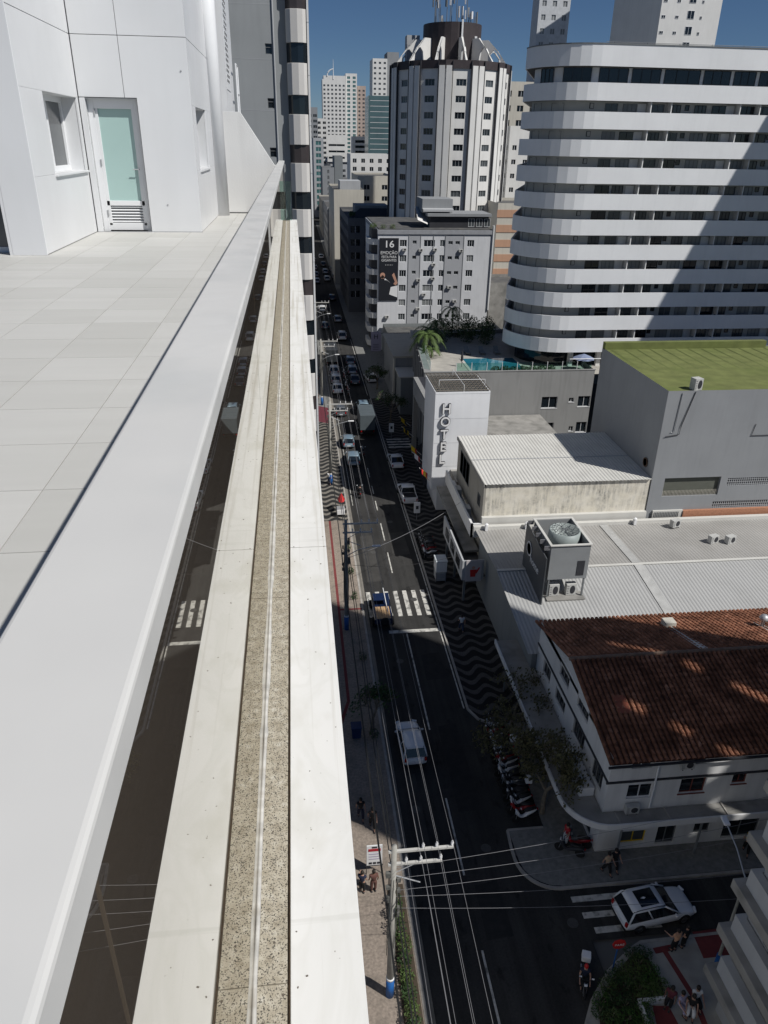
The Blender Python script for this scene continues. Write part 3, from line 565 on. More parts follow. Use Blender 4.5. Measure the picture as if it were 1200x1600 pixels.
# crumbs of mortar and dead leaves lying on the sill
db = MB()
for i in range(90):
    y = random.uniform(0.3,6); x = random.choice((random.uniform(-0.13,-0.075),random.uniform(-0.06,0.09))); z = 36.3722 if x < -0.07 else 36.3812; r_ = random.uniform(0.0006,0.0018); a = random.uniform(0,6)
    db.obox((x,y,z+r_*0.5),(r_*2,r_*3,r_),a)
stuff(db.build('debris', M('debris',(0.12,0.1,0.08),0.9), sl))
sb.build('silicone_joint', M('aged silicone',(0.52,0.51,0.48),0.6,0.25,30,dirt=(0.3,0.27,0.22),dsc=14,damt=0.6), sl, smooth=True)
MB().box(-0.14,-0.02,18.4,18.41,36.38,37.2).build('end_glass', clear, rl)

# ================================================================== buildings on the right side of the street
def sheet_roof(mb, x0, x1, ya, za, yb, zb, pitch, amp, n=4):   # corrugations run along y
    k = int((x1-x0)/pitch*n); pa = []; pb = []
    for i in range(k+1):
        x = x0+(x1-x0)*i/k; s = amp*math.sin(2*math.pi*i/n+0.6); pa.append((x,ya,za+s)); pb.append((x,yb,zb+s))
    mb.add(pa+pb, [(i,i+1,k+2+i,k+1+i) for i in range(k)])
def ac_mesh():
    b = MB(); b.box(-0.4,0.4,-0.15,0.15,0,0.55,0); b.lathe([(0.2,-0.165),(0.21,-0.152),(0.2,-0.151)],(0.1,0,0.28),14,'y',1)
    for k in range(5): b.box(-0.36,-0.2,-0.157,-0.151,0.08+k*0.09,0.1+k*0.09,1)
    b.box(-0.3,-0.25,-0.15,0.15,-0.08,0,1); b.box(0.25,0.3,-0.15,0.15,-0.08,0,1); return b.mesh('air_conditioner',[M('dull white casing',(0.5,0.5,0.48),0.6,0.15,4),charcoal])
AC = ac_mesh()
def ac(label, loc, rz=0, group='air conditioning units'):
    o = link('air_conditioner', AC, None, loc, rz); tag(o, label, 'air conditioner', group); return o

# ---- white house with clay tile roof on the corner
h = thing('corner_house', 'white two storey corner house with clay tile roof', 'house', (28,36,0))
wl = MB()
fr_ops = [(1.25,3.2,2.75,4.6-0.3),(4.4,3.3,5.95,4.45),(7.55,3.75,8.45,4.6),(1.2,6.35,2.4,6.75),(4.1,6.35,5.7,6.8),(10.5,6.4,12.2,6.85),(10.2,3.3,11.6,4.4)]
fr_ops = [(a,b+1.0,c,d+1.0) if d < 5 else (a,b+0.2,c,d+0.2) for a,b,c,d in fr_ops]
sh_ops = [(1.5,0.5,3.0,1.5),(3.7,0.2,4.9,1.9),(6.0,0.9,7.0,1.8),(7.9,0.2,10.2,1.9),(11,0.2,13.5,2.0)]
facade(wl, (16.6,29.2,0.13), (1,0), (0,-1), 26, 7.35, fr_ops+sh_ops, 0.16)
sd_ops = [(7.15,6.3,8.9,7.3),(3.75,6.5,5.6,7.5),(7.2,4.1,9.1,5.1),(3.7,4.2,5.6,5.4),(0.7,4.1,2.3,5.5),(10.3,4.2,11.8,5.3),(1.0,0.1,3.6,2.6),(5,0.1,8.5,2.6),(9.5,0.1,12,2.6)]
facade(wl, (16.6,29.2,0.13), (0,1), (-1,0), 13.2, 7.35, sd_ops, 0.16)
wl.poly([(16.6,29.2,7.48),(16.6,42.4,7.2),(16.6,36,9.1)]); wl.poly([(16.6,42.4,0.1),(42.6,42.4,0.1),(42.6,42.4,7.2),(16.6,42.4,7.2)])
wl.build('wall', white_wall, h)
add_windows(h, (16.6,29.2,0.13), (1,0), (0,-1), fr_ops[:1]+fr_ops[3:], 0.16, 2, 0, white_frame, (0,0,1))
add_windows(h, (16.6,29.2,0.13), (1,0), (0,-1), fr_ops[1:3], 0.16, 2, 2, M('red brown window frame',(0.2,0.06,0.045),0.6), (0,))
add_windows(h, (16.6,29.2,0.13), (0,1), (-1,0), sd_ops, 0.16, 3, 0, grey_metal, (0,0,1))
for k,(a,b_,c,d) in enumerate(sh_ops):
    place('shop_window', win_mesh(c-a,d-b_,0,0 if k else 1,2,yellow_m if k == 0 else grey_metal,0.16), h, (16.6+a,29.2,0.13+b_))
cz = MB(); cz.box(16.44,42.7,29.1,29.195,5.72,5.82); cz.box(16.5,16.595,29.196,42.4,5.72,5.82); cz.build('string_course', charcoal, h)
MB().tube([(19.35,29.1,7.4),(19.35,29.1,3.6)],0.06,8).build('downpipe', white_frame, h)
# clay tiles: front and rear slopes of barrel tile geometry
def tile_slope(x0, x1, ya, za, yb, zb, pitch=0.3, rows=22):
    b = MB(); n = int((x1-x0)/pitch); seg = 4; slope = (zb-za)
    for c in range(n):
        off = random.uniform(-0.012,0.012)
        for r_ in range(rows):
            t0 = r_/rows; t1 = (r_+1.12)/rows; lift0 = 0.06+random.uniform(0,0.02); lift1 = 0.0
            A = []; B = []
            for s in range(seg+1):
                a = math.pi*s/seg; x = x0+pitch*(c+0.5-0.4*math.cos(a))+off; zz = 0.12*math.sin(a)
                A.append((x, ya+(yb-ya)*t0, za+slope*t0+zz+lift0)); B.append((x, ya+(yb-ya)*min(t1,1.02), za+slope*min(t1,1.02)+zz+lift1))
            b.add(A+B, [(s,s+1,seg+2+s,seg+1+s) for s in range(seg)])
    return b
rf = MB(); rf.add([(16.28,28.85,7.42),(42.8,28.85,7.42),(42.8,36,9.2),(16.28,36,9.2),(16.28,42.9,7.25),(42.8,42.9,7.25)],[(0,1,2,3),(3,2,5,4)])
roof = rf.build('roof', M('roof underlay clay',(0.09,0.035,0.022),0.9), h)
stuff(tile_slope(16.25,42.8,28.8,7.42,36,9.2,0.32,19).build('tiles', clay, roof, smooth=False)); stuff(tile_slope(16.25,42.8,42.95,7.22,36,9.2,0.32,19).build('tiles', clay, roof))
MB().tube([(16.2,36,9.27),(42.8,36,9.27)],0.13,8).build('ridge_tiles', M('mortar ridge',(0.22,0.15,0.11),0.9,0.3,3), roof)
mr = MB(); mr.add([(16.3,28.82,7.5),(16.3,36,9.3),(16.5,36,9.3),(16.5,28.82,7.5)],[(0,1,2,3)]); mr.build('verge', M('verge mortar',(0.2,0.09,0.055),0.9,0.3,5), roof)
b = MB(); b.add([(17.9,31.9,8.33),(18.7,31.9,8.33),(18.7,33.1,8.64),(17.9,33.1,8.64)],[(0,1,2,3)]); b.build('patch_panel', M('new clay tile',(0.3,0.09,0.05),0.8,0.15,4), roof)
for x,y in ((25.2,39.3),(31.4,38.9)):
    z = 9.2-(y-36)*0.285
    b = MB(); b.add([(x-0.28,y+1.5,z-0.34),(x+0.28,y+1.5,z-0.34),(x+0.28,36.2,9.3),(x-0.28,36.2,9.3)],[(0,1,2,3)]); b.build('flashing', M('zinc flashing',(0.5,0.5,0.49),0.5), roof)
    if x < 28: MB().box(x-0.45,x+0.35,y+1.0,y+1.7,z-0.4,z+0.15).build('vent_box', cream, roof, bevel=0.03)
    else: MB().lathe([(0.12,z-0.2),(0.12,z+0.5),(0.3,z+0.5),(0.34,z+0.62),(0.22,z+0.82),(0.02,z+0.9)],(x,y+0.6,0),12).build('roof_vent', steel, roof, smooth=True)
b = MB(); b.box(16.2,42.8,28.72,28.82,7.28,7.4); b.build('gutter', charcoal, h)
# canopy slab wrapping the corner with white rim
cp = [(14.45,46)]+[(14.45,31.0)]+arc(16.95,30.6,2.5,180,270)+[(43,28.1),(43,29.15),(16.55,29.15),(16.55,46)]
can = MB().prism(cp, 3.28, 3.46).build('canopy', concrete, h)
rim = MB(); q = cp[:12]
for a,c in zip(q[:-1],q[1:]):
    d=(Vector(c)-Vector(a)).normalized(); n=Vector((-d.y,d.x))*0.05
    rim.prism([tuple(Vector(a)+n),tuple(Vector(a)-n),tuple(Vector(c)-n),tuple(Vector(c)+n)][::-1], 3.22, 3.62)
rim.build('rim', white_wall, can)
for x in (17.3,20.3,23.8,27): MB().box(x-0.04,x+0.04,28.17,29.14,3.46,3.52).build('canopy_joint', kerb_m, can)
for x,y in ((14.9,44),(14.9,38.5),(14.9,33.2),(17.6,28.5),(22.5,28.5),(27.5,28.5)): MB().tube([(x,y,0.1),(x,y,3.28)],0.07,8).build('canopy_post', grey_metal, h)
MB().box(15.6,16.5,30.4,33.6,3.462,4.1).build('cabinet', white_wall, h, bevel=0.03)
o = ac('air conditioner low on the corner house front wall above the canopy', (18.2,28.95,3.55), 0); o = ac('air conditioner under the eaves of the corner house', (20.95,29.0,6.7), 0)
tag(MB().obox((29.3,28.6,3.56),(3.4,0.5,0.03)).build('aluminium_ladder', steel), 'ladder lying on the canopy beside the corner house', 'ladder')

# ---- long shop with galvanised sheet roof
sh = thing('metal_roof_shop', 'low shop with ribbed galvanised roof and grey cooling tower', 'building', (30,50,0))
b = MB(); b.box(16.2,48,42.45,59.4,0,5.0); b.add([(16.2,42.45,5.0),(16.2,51.6,6.2),(16.2,59.4,5.9),(16.2,59.4,5.0)],[(0,1,2,3)]); b.build('wall', grey_wall, sh)
r1 = MB(); sheet_roof(r1, 15.75,48, 42.0,5.1, 51.7,6.33, 0.3,0.022); r2 = MB(); sheet_roof(r2, 15.75,48, 51.6,6.34, 59.5,6.05, 0.3,0.016)
rr1 = r1.build('roof', metal_roof, sh); rr2 = r2.build('roof', M('dull sheet roof',(0.36,0.35,0.33),0.6,0.15,0.2,dirt=(0.27,0.26,0.24),dsc=0.3), sh)
MB().box(15.8,48,51.55,51.85,6.36,6.4).build('ridge_cap', white_roof, rr1)
for x in (27.6,):
    b = MB(); b.add([(x,42.2,5.17),(x+0.75,42.2,5.17),(x+0.75,51.6,6.39),(x,51.6,6.39)],[(0,1,2,3)]); b.add([(x,51.9,6.39),(x+0.75,51.9,6.39),(x+0.75,59.4,6.12),(x,59.4,6.12)],[(0,1,2,3)]); b.build('gutter_strip', M('zinc strip',(0.45,0.45,0.435),0.5,0.15), rr1)
b = MB(); b.box(15.6,48,59.45,59.9,5.4,6.35); b.build('rear_parapet', white_roof, sh)
for x in (16.7,20.5,31.0): 
    b = MB(); b.box(x-0.12,x+0.12,59.1,59.44,6.1,6.6); b.lathe([(0.12,6.6),(0.2,6.7),(0.02,6.85)],(x,59.27,0),10); b.build('pipe_vent', white_m, sh)
for k,(x,y) in enumerate(((36.5,55.0),(38.0,54.8),(34.5,58.3))):
    o = ac(('first condenser of the pair on the far end of the sheet roof','second condenser of the pair on the far end of the sheet roof','brown box condenser by the rear parapet of the sheet roof')[k], (x,y,6.25), 0.3); o.scale = (1.1,1.6,1.3)
MB().lathe([(0.16,0),(0.16,0.35),(0.34,0.4),(0.3,0.6),(0.02,0.72)],(29.6,44.2,5.4),12).build('roof_vent', white_m, sh, smooth=True)
# cooling tower enclosure
ct = thing('cooling_tower', 'grey boxed rooftop cooling tower with open top and dark logo panel', 'cooling tower', (20,50,5.8))
b = MB(); b.box(18.75,21.9,47.9,47.98,7.6,10.6); b.box(18.75,21.9,52.3,52.38,7.6,10.6); b.box(21.82,21.9,47.98,52.3,7.6,10.6); b.box(18.75,18.83,47.98,52.3,7.6,10.6); b.build('housing', M('pale grey sheet metal',(0.25,0.26,0.265),0.5,0.06), ct)
b = MB(); b.box(18.65,18.85,47.8,52.5,10.6,10.68); b.box(21.8,22.0,47.8,52.5,10.6,10.68); b.box(18.85,21.8,47.8,48.0,10.6,10.68); b.box(18.85,21.8,52.3,52.5,10.6,10.68); b.build('rim', white_roof, ct)
for k in range(5): MB().box(18.2,18.66,47.9+k*1.08,47.98+k*1.08,10.25,10.6).build('bracket', rim_m, ct)
sp = MB(); sp.add([(18.2,47.2,5.5),(18.2,52.6,6.3),(18.2,52.6,10.3),(18.2,47.2,9.9),(18.28,47.2,5.5),(18.28,52.6,6.3),(18.28,52.6,10.3),(18.28,47.2,9.9)],[(0,1,2,3),(7,6,5,4),(0,4,5,1),(1,5,6,2),(2,6,7,3),(3,7,4,0)])
pan = sp.build('logo_panel', M('dark sheet panel',(0.07,0.075,0.08),0.45,0.08), ct)
MB().lathe([(0.62,-0.03),(0.62,0.0),(0.5,0.0),(0.5,-0.03)],(18.17,51.2,8.6),20,'x').build('emblem', white_m, pan)
me = text_mesh('home',0.95,0.02,white_m); o = link('lettering', me, pan, (18.16-20,49.6-50,8.0-5.8), R(-90))
MB().lathe([(1.25,8.2),(1.3,10.0),(1.22,10.7),(1.12,10.72),(1.12,9.9),(0.2,9.8)],(20.6,50.3,0),24).build('fan_stack', M('grey green fan stack',(0.3,0.34,0.33),0.5), ct, smooth=True)
b = MB()
for k in range(8): b.obox((20.6,50.3,10.74),(2.3,0.03,0.03),R(22.5*k))
for rr_ in (0.4,0.7,1.0): b.tube([(20.6+rr_*math.cos(a*math.pi/8),50.3+rr_*math.sin(a*math.pi/8),10.75) for a in range(17)],0.015,4)
b.build('fan_guard', grey_metal, ct)
MB().box(21.0,21.6,47.87,47.9,7.9,9.2).build('hatch', charcoal, ct)
for x in (18.9,21.75): 
    for y in (48.0,52.2): MB().box(x-0.06,x+0.06,y-0.06,y+0.06,5.5,7.6).build('leg', grey_metal, ct)
MB().box(18.8,21.9,47.5,49.2,5.85,5.95).build('plinth', concrete, ct)
for k,x in enumerate((19.5,20.9)): o = ac(('left','right')[k]+' condenser standing under the boxed cooling tower', (x,48.3,5.98), 0); o.scale = (1.0,1.6,1.8)

# ---- big grey hall with green roof
c = thing('green_roof_hall', 'large plain grey hall with faded green flat roof', 'building', (46,68,0))
b = MB(); vo = [(1.3,8.3-2.0,6.9,10.2-2.0),(7.6,9.2-2.0,14.5,10.0-2.0),(6.6,6.9-2.0,14.5,7.6-2.0)]
facade(b, (32.56,60.5,2), (1,0), (0,-1), 30, 16.7, vo, 0.3); b.poly([(32.56,60.5,0),(32.56,76.2,0),(32.56,76.2,18.7),(32.56,60.5,18.7)]); b.poly([(32.56,76.2,0),(62.5,76.2,0),(62.5,76.2,18.7),(32.56,76.2,18.7)]); b.build('wall', grey_mid, c)
MB().box(32.6,62.5,60.54,76.1,18.3,18.62).build('roof', turf, c)
MB().box(32.56,50.8,75.5,76.2,18.62,19.35).build('upstand', turf, c)
k = 0
for x in range(60):
    b = MB(); xx = 33.2+x*0.48; b.add([(xx,67.6,18.625),(xx+0.1,67.6,18.625),(xx+0.1+0.0,75.4,18.66),(xx,75.4,18.66)],[(0,1,2,3)]); 
    if x % 3 == 0 and xx < 58: b.build('roof_seam', M('olive seam',(0.12,0.15,0.045),0.95), c)
lv = MB(); 
for k in range(40): lv.box(33.95+k*0.138,33.98+k*0.138,60.6,60.66,8.3,8.85)
stuff(lv.build('louvre_fins', cream, c)); MB().poly([(33.8,60.79,8.3),(39.5,60.79,8.3),(39.5,60.79,10.2),(33.8,60.79,10.2)]).build('louvre_back', M('olive grey louvre back',(0.11,0.115,0.095),0.8), c)
for z0,x0 in ((9.2,40.16),(6.9,39.16)):
    gb = MB()
    for k in range(34): gb.box(x0+k*0.21,x0+0.05+k*0.21,60.55,60.62,z0,z0+0.8)
    for j in range(3): gb.box(x0,x0+7,60.56,60.6,z0+0.12+j*0.25,z0+0.16+j*0.25)
    stuff(gb.build('grille', grey_light, c)); MB().box(x0,x0+7,60.78,60.79,z0,z0+0.8).build('grille_back', charcoal, c)
b = MB(); b.box(36.2,46.5,60.2,60.49,6.1,6.85); b.build('brick_band', brick_m, c)
b = MB(); b.box(33.2,36.2,60.3,60.49,6.0,6.9); b.build('white_block', white_roof, c)
lv = MB()
for k in range(16): lv.obox((33.35+k*0.16,60.27,6.5),(0.05,0.03,0.55),0,0)
stuff(lv.build('louvre_fins', grey_metal, c))
MB().tube([(33.9,60.44,18.5),(33.8,60.4,14.9),(33.5,60.44,14.8)],0.04,6).build('pipe', steel, c); MB().tube([(35.1,60.44,18.6),(34.35,60.42,15.4),(34.3,60.42,14.6),(33.0,60.42,14.4)],0.035,6).build('pipe', charcoal, c)
b = MB(); b.tube([(41.6,60.44,15.4),(41.4,60.44,14.3),(46,60.44,14.3)],0.03,6); b.tube([(43.7,60.44,15.3),(43.5,60.44,14.35)],0.03,6); b.build('pipe', charcoal, c)
o = ac('condenser at the front edge of the green roof near the hall corner', (35.3,61.0,18.66), 0.2); o.scale = (1.0,2.4,1.9)
o = ac('condenser at the front edge of the green roof farther right', (44.0,61.0,18.66), 0.1); o.scale = (1.2,2.4,1.4)
MB().lathe([(0.45,-0.06),(0.45,0.0),(0.36,0.0),(0.36,-0.06)],(32.5,62.2,11.2),16,'x').build('round_vent', M('rusty vent',(0.14,0.09,0.06),0.9), c)

# ---- low building with white sheet roof and stained wall
d_ = thing('white_roof_annexe', 'low building with white ribbed roof and heavily stained cream wall', 'building', (24,66,0))
b = MB(); b.box(16.75,32.5,60.6,72.2,0,10.1); b.build('wall', stained, d_)
b = MB(); b.box(16.55,16.74,60.6,72.2,5.6,9.9); b.build('side_wall', M('beige side wall',(0.34,0.32,0.28),0.9,0.12,0.4,streak=0.3), d_)
b = MB(); sheet_roof(b, 16.5,32.5, 60.35,10.22, 72.4,10.45, 0.34,0.035); rf = b.build('roof', white_roof, d_)
MB().box(16.5,32.5,65.9,65.98,10.36,10.40).build('seam', grey_light, rf)
MB().box(16.42,16.5,60.3,72.5,10.0,10.35).build('verge', concrete, d_)
b = MB(); b.box(16.5,32.5,60.2,60.6,5.6,6.9); b.build('white_base', white_roof, d_)
for y,w_,z0,hh in ((61.6,1.0,7.3,1.2),(66.5,4.2,7.2,2.4)): 
    place('window', win_mesh(w_,hh,0,0,3,grey_metal,0.15), d_, (16.4,y+w_,z0), rot_for((-1,0)))
b = MB(); b.box(15.5,15.7,60.2,73,4.9,6.3); b.box(15.5,16.5,60.2,60.4,4.9,6.3); b.box(15.7,16.55,60.4,73,4.9,5.05); b.build('street_parapet', white_wall, d_)
b = MB(); b.box(15.0,16.4,60.2,75,3.3,3.5); b.build('canopy', concrete, d_)
for k,(y,z) in enumerate(((64.5,5.1),(69.0,5.1))): o = ac(('near','far')[k]+' condenser on the side ledge of the stained annexe', (16.1,y,z), R(-90)); o.scale = (1.4,1.6,1.7)
b = MB(); b.box(16.6,32.5,72.3,93.6,0,5.2); b.build('rear_block', concrete, d_)
# street sign kiosk in front of the annexe
sg = thing('shop_front_box', 'pale projecting shop front with picture sign beside the wave pavement', 'shop front', (15,61,0))
b = MB(); b.box(14.0,14.15,56.4,65.5,2.6,4.6); b.box(14.15,16.0,56.4,56.55,2.6,4.6); b.box(14.15,16.0,56.56,65.5,2.6,2.75); b.build('fascia', grey_light, sg)
sgn = MB().box(14.3,15.8,56.28,56.38,2.5,4.7).build('sign_board', M('pale sign face',(0.5,0.47,0.47),0.6), sg, bevel=0.03)
pr = MB(); pr.lathe([(0.16,-0.01),(0.02,-0.02)],(15.0,56.27,3.95),12,'y',0); pr.add([(14.75,56.27,3.0),(15.2,56.27,3.0),(15.3,56.27,3.75),(14.7,56.27,3.75)],[(0,1,2,3)],1); pr.add([(15.3,56.268,3.3),(15.6,56.268,3.9),(15.5,56.268,4.0),(15.2,56.268,3.5)],[(0,1,2,3)],1); pr.build('print', [print_skin, red_m], sgn)
for y in (57.5,60,62.5): place('window', win_mesh(1.6,1.0,0,0,2,charcoal,0.03), sg, (13.97,y+1.6,3.1), rot_for((-1,0)))
b = MB(); b.box(14.4,16.4,56.6,65.4,2.76,2.9); b.build('roof', roof_dark, sg)
for y in (56.8,61,65): MB().box(14.3,14.5,y,y+0.2,0.13,2.6).build('post', grey_metal, sg)

# ---- hotel: sign tower, podium with pool terrace, curved white tower
ho = thing('hotel', 'hotel with lettered sign tower and planted pool terrace podium', 'hotel', (25,95,0))
b = MB(); b.box(14.5,20.5,75.7,82.2,2.8,14.2); b.box(15.2,20.5,75.8,82.2,0.1,2.8); b.build('sign_tower', M('pale hotel cladding',(0.76,0.77,0.79),0.6,0.05,0.3,streak=0.06), ho)
for z in (5.6,8.4,11.2,14.0): MB().box(14.49,20.52,75.685,75.699,z,z+0.02).build('joint', grey_light, ho)
gt = MB()
for k in range(14): gt.box(14.55+k*0.45,14.6+k*0.45,75.75,82.1,14.42,14.5)
for k in range(9): gt.box(14.5,20.5,75.75+k*0.79,75.83+k*0.79,14.36,14.42)
stuff(gt.build('roof_grating', M('weathered timber slats',(0.2,0.18,0.15),0.9,0.2), ho))
MB().box(14.6,20.4,75.8,82.1,14.2,14.24).build('tower_roof', roof_dark, ho)
b = MB(); b.tube([(15.2,77.6,15.0),(20.3,77.6,15.0)],0.03); b.tube([(17.6,75.7,14.9),(17.6,82,14.9)],0.03)
for x,y in ((15.2,77.6),(20.3,77.6),(17.6,75.8),(17.6,82)): b.tube([(x,y,14.2),(x,y,15.0)],0.03)
b.build('roof_rail', white_m, ho)
lets = 'HOTEL'
for k,ch in enumerate(lets):
    me = text_mesh(ch, 1.5, 0.03, white_m, 0.95, 0.015); z = 12.35-k*1.46
    o = link('letter', me, ho, (15.75-0.06*k-25, 75.7-0.255-95, z)); 
    mb_ = text_mesh(ch, 1.5, 0.1, charcoal, 0.95, 0.06); link('letter_case', mb_, ho, (15.75-0.06*k-25, 75.7-0.12-95, z))
# podium
b = MB(); po = [(16.2,6.0,18.4,7.6),(20.0,6.8,20.7,7.4),(21.3,6.1,23,7.6),(16.0,2.5,18.3,3.9),(20.5,2.6,21.1,3.3),(21.5,2.4,23,3.9)]
facade(b, (16.4,93.8,0), (1,0), (0,-1), 23.1, 11.2, po, 0.2); b.poly([(16.4,93.8,0),(18.2,114.8,0),(18.2,114.8,11.2),(16.4,93.8,11.2)]); b.poly([(39.5,93.8,0),(39.5,120,0),(39.5,120,11.2),(39.5,93.8,11.2)]); b.poly([(18.2,114.8,0),(39.5,120,0),(39.5,120,11.2),(18.2,114.8,11.2)]); b.build('podium', hotel_grey, ho)
add_windows(ho, (16.4,93.8,0), (1,0), (0,-1), po, 0.2, 2, 2, white_frame, (0,0,1))
MB().add([(16.6,94,10.6),(60,94,10.6),(60,122,10.6),(18.4,121,10.6)],[(0,1,2,3)]).build('terrace_floor', M('terrace paving',(0.4,0.38,0.34),0.8,0.15,1.2), ho)
b = MB(); b.box(16.3,39.6,93.75,94.1,11.2,11.3); b.add([(16.35,94.1,11.2),(18.15,114.8,11.2),(18.15,114.8,11.3),(16.35,94.1,11.3),(17.25,94.1,11.2),(18.95,114.8,11.2),(18.95,114.8,11.3),(17.25,94.1,11.3)],[(0,1,2,3),(3,2,6,7),(4,7,6,5)]); b.build('coping', hotel_grey, ho)
MB().box(22.9,31.0,96.0,103.0,10.62,10.66).build('pool_surround', M('pool edge stone',(0.5,0.48,0.44),0.7,0.1), ho); MB().box(23.3,30.6,96.5,102.6,10.661,10.67).build('pool_water', pool_m, ho)
for k in range(10): 
    x = 20.6+k*2.05
    if x < 39: MB().tube([(x,94.0,11.3),(x,94.0,12.4)],0.045,6).build('balustrade_post', white_m, ho)
for k in range(9): x = 20.65+k*2.05; MB().box(x,x+1.95,93.99,94.01,11.32,12.35).build('balustrade_glass', clear, ho)
for k in range(9): 
    y = 95+k*2.1; MB().add([(17.35+(y-95)*0.085,y,11.3),(17.35+(y-93)*0.085,y+2.0,11.3),(17.35+(y-93)*0.085,y+2.0,12.4),(17.35+(y-95)*0.085,y,12.4)],[(0,1,2,3)]).build('balustrade_glass', clear, ho)
    MB().tube([(17.35+(y-95)*0.085,y-0.05,11.3),(17.35+(y-95)*0.085,y-0.05,12.4)],0.04,6).build('balustrade_post', white_m, ho)
b = MB(); b.tube([(36.0,94.3,10.6),(36.0,94.3,12.6),(40.5,94.3,12.6)],0.06); b.build('gate_frame', white_m, ho)
# street side of the hotel: recessed bays and steps
for k in range(6): y = 96+k*3.2; MB().box(16.2+(y-94)*0.085,16.55+(y-94)*0.085,y,y+0.5,0.1,11.2).build('pier', hotel_grey, ho)
for k in range(9): MB().box(14.9+k*0.18,16.3+0.0,82.4,93.6,0.13+k*0.16,0.29+k*0.16).build('step', charcoal, ho)
b = MB(); b.box(14.9,15.5,82.3,93.7,8.4,10.7); b.box(14.95,15.5,93.1,93.7,0.1,8.4); b.build('entrance_frame', hotel_grey, ho)
for k in range(12): MB().box(14.82,14.9,82.6+k*0.9,82.9+k*0.9,8.6,10.5).build('fin', grey_light, ho)
b = MB(); b.box(16.5,20.5,82.2,93.6,0.1,10.4); b.box(15.5,20.5,82.25,93.65,10.4,10.7); b.build('entrance_block', charcoal, ho)
# loose things on the pool terrace
def palm(label, loc, hgt, spread, n=11):
    t_ = thing('palm_tree', label, 'palm', loc, group='palms on the pool terrace'); x,y,z = loc
    MB().tube([(x,y,z),(x+0.1,y,z+hgt*0.5),(x+0.05,y+0.1,z+hgt)],0.13,8,0,0.08).build('trunk', bark, t_)
    b = MB()
    for k in range(n):
        a = 2*math.pi*k/n+random.uniform(-0.2,0.2); up = random.uniform(0.25,0.8); L_ = spread*random.uniform(0.8,1.1); pts = []
        for s in range(7):
            u = s/6; pts.append(Vector((x+0.05+math.cos(a)*L_*u, y+0.1+math.sin(a)*L_*u, z+hgt+up*L_*u*1.2-1.1*L_*u*u)))
        for s in range(6):
            side = Vector((-math.sin(a),math.cos(a),0)); 
            for sg_ in (-1,1):
                for q_ in range(3):
                    p = pts[s].lerp(pts[s+1], q_/3); e = p+side*sg_*0.42*spread*0.4*(1.1-abs(s/6-0.4))+(pts[s+1]-pts[s])*0.7+Vector((0,0,-0.12)); w_ = (pts[s+1]-pts[s])*0.16
                    b.add([p-w_,p+w_,e],[(0,1,2)])
    b.build('crown', leaf_mid, t_); return t_
palm('bushy sunlit palm at the street edge of the pool terrace', (18.8,107,10.6), 2.4, 2.9, 22)
palm('second bushy palm just behind the first at the street edge', (19.6,109.5,10.6), 2.6, 2.8, 20)
palm('smaller sunlit palm in front of the bushy palms', (18.9,103.6,10.6), 1.2, 1.7, 16)
palm('palm behind the bushy palms against the banner building', (21.2,112.5,10.6), 3.2, 2.4, 15)
palm('tall thin palm at the back of the pool terrace', (24.5,117,10.6), 4.2, 2.2, 14)
def bush(label, loc, r, n, mat, group, leaf=0.22):
    o = thing('shrub', label, 'shrub', (loc[0],loc[1],loc[2]), group=group); leaves(n, blob((loc[0],loc[1],loc[2]+r[2]*0.9), r), leaf).build('foliage', mat, o)
    b = MB()
    for k in range(4): b.tube([loc,(loc[0]+random.uniform(-1,1)*r[0]*0.5,loc[1]+random.uniform(-1,1)*r[1]*0.5,loc[2]+r[2])],0.025,5)
    b.build('stem', bark, o); return o
for k in range(7): bush('%s shrub from the street in the hedge behind the front balustrade of the pool terrace' % ('first','second','third','fourth','fifth','sixth','seventh')[k], (26.2+k*1.25,95.0,10.6), (0.75,0.5,0.55), 420, leaf_dark, 'terrace hedge shrubs')
for k,(x,y) in enumerate(((25,116),(27.2,115),(29.5,114.5),(26,112.5),(28.6,111.2),(22.4,113.2))): bush('%s dark bush in the shady planting behind the pool' % ('first','second','third','fourth','fifth','sixth')[k], (x,y,10.6), (1.5,1.4,1.9), 900, leaf_dark, 'bushes behind the pool', 0.3)
pr_ = thing('parasol', 'closed dark parasol beside the pool', 'parasol', (22.3,98.5,10.6)); MB().tube([(22.3,98.5,10.6),(22.3,98.5,13.0)],0.03).build('pole', black_metal, pr_); MB().lathe([(0.03,12.9),(0.16,12.2),(0.2,11.6),(0.04,11.4)],(22.3,98.5,0),10).build('canopy', charcoal, pr_)
pr_ = thing('parasol', 'open blue grey parasol below the curved tower', 'parasol', (38.4,95.6,10.6)); MB().tube([(38.4,95.6,10.6),(38.4,95.6,12.9)],0.03).build('pole', white_m, pr_); MB().lathe([(1.5,12.3),(0.8,12.65),(0.03,12.95)],(38.4,95.6,0),8).build('canopy', M('blue grey canvas',(0.2,0.24,0.36),0.8), pr_)
for k in range(3):
    x = 24.6+k*2.2; s_ = thing('sun_lounger', '%s lounger in the row behind the pool' % ('left','middle','right')[k], 'lounger', (x,105.5,10.6), group='pool loungers')
    b = MB(); b.box(x-0.35,x+0.35,104.6,106.0,10.85,10.95); b.add([(x-0.35,106,10.9),(x+0.35,106,10.9),(x+0.35,106.6,11.45),(x-0.35,106.6,11.45)],[(0,1,2,3)]); b.build('mattress', grey_wall, s_)
    for dx in (-0.3,0.3):
        for y in (104.7,105.9): MB().box(x+dx-0.03,x+dx+0.03,y-0.03,y+0.03,10.6,10.85).build('leg', black_metal, s_)
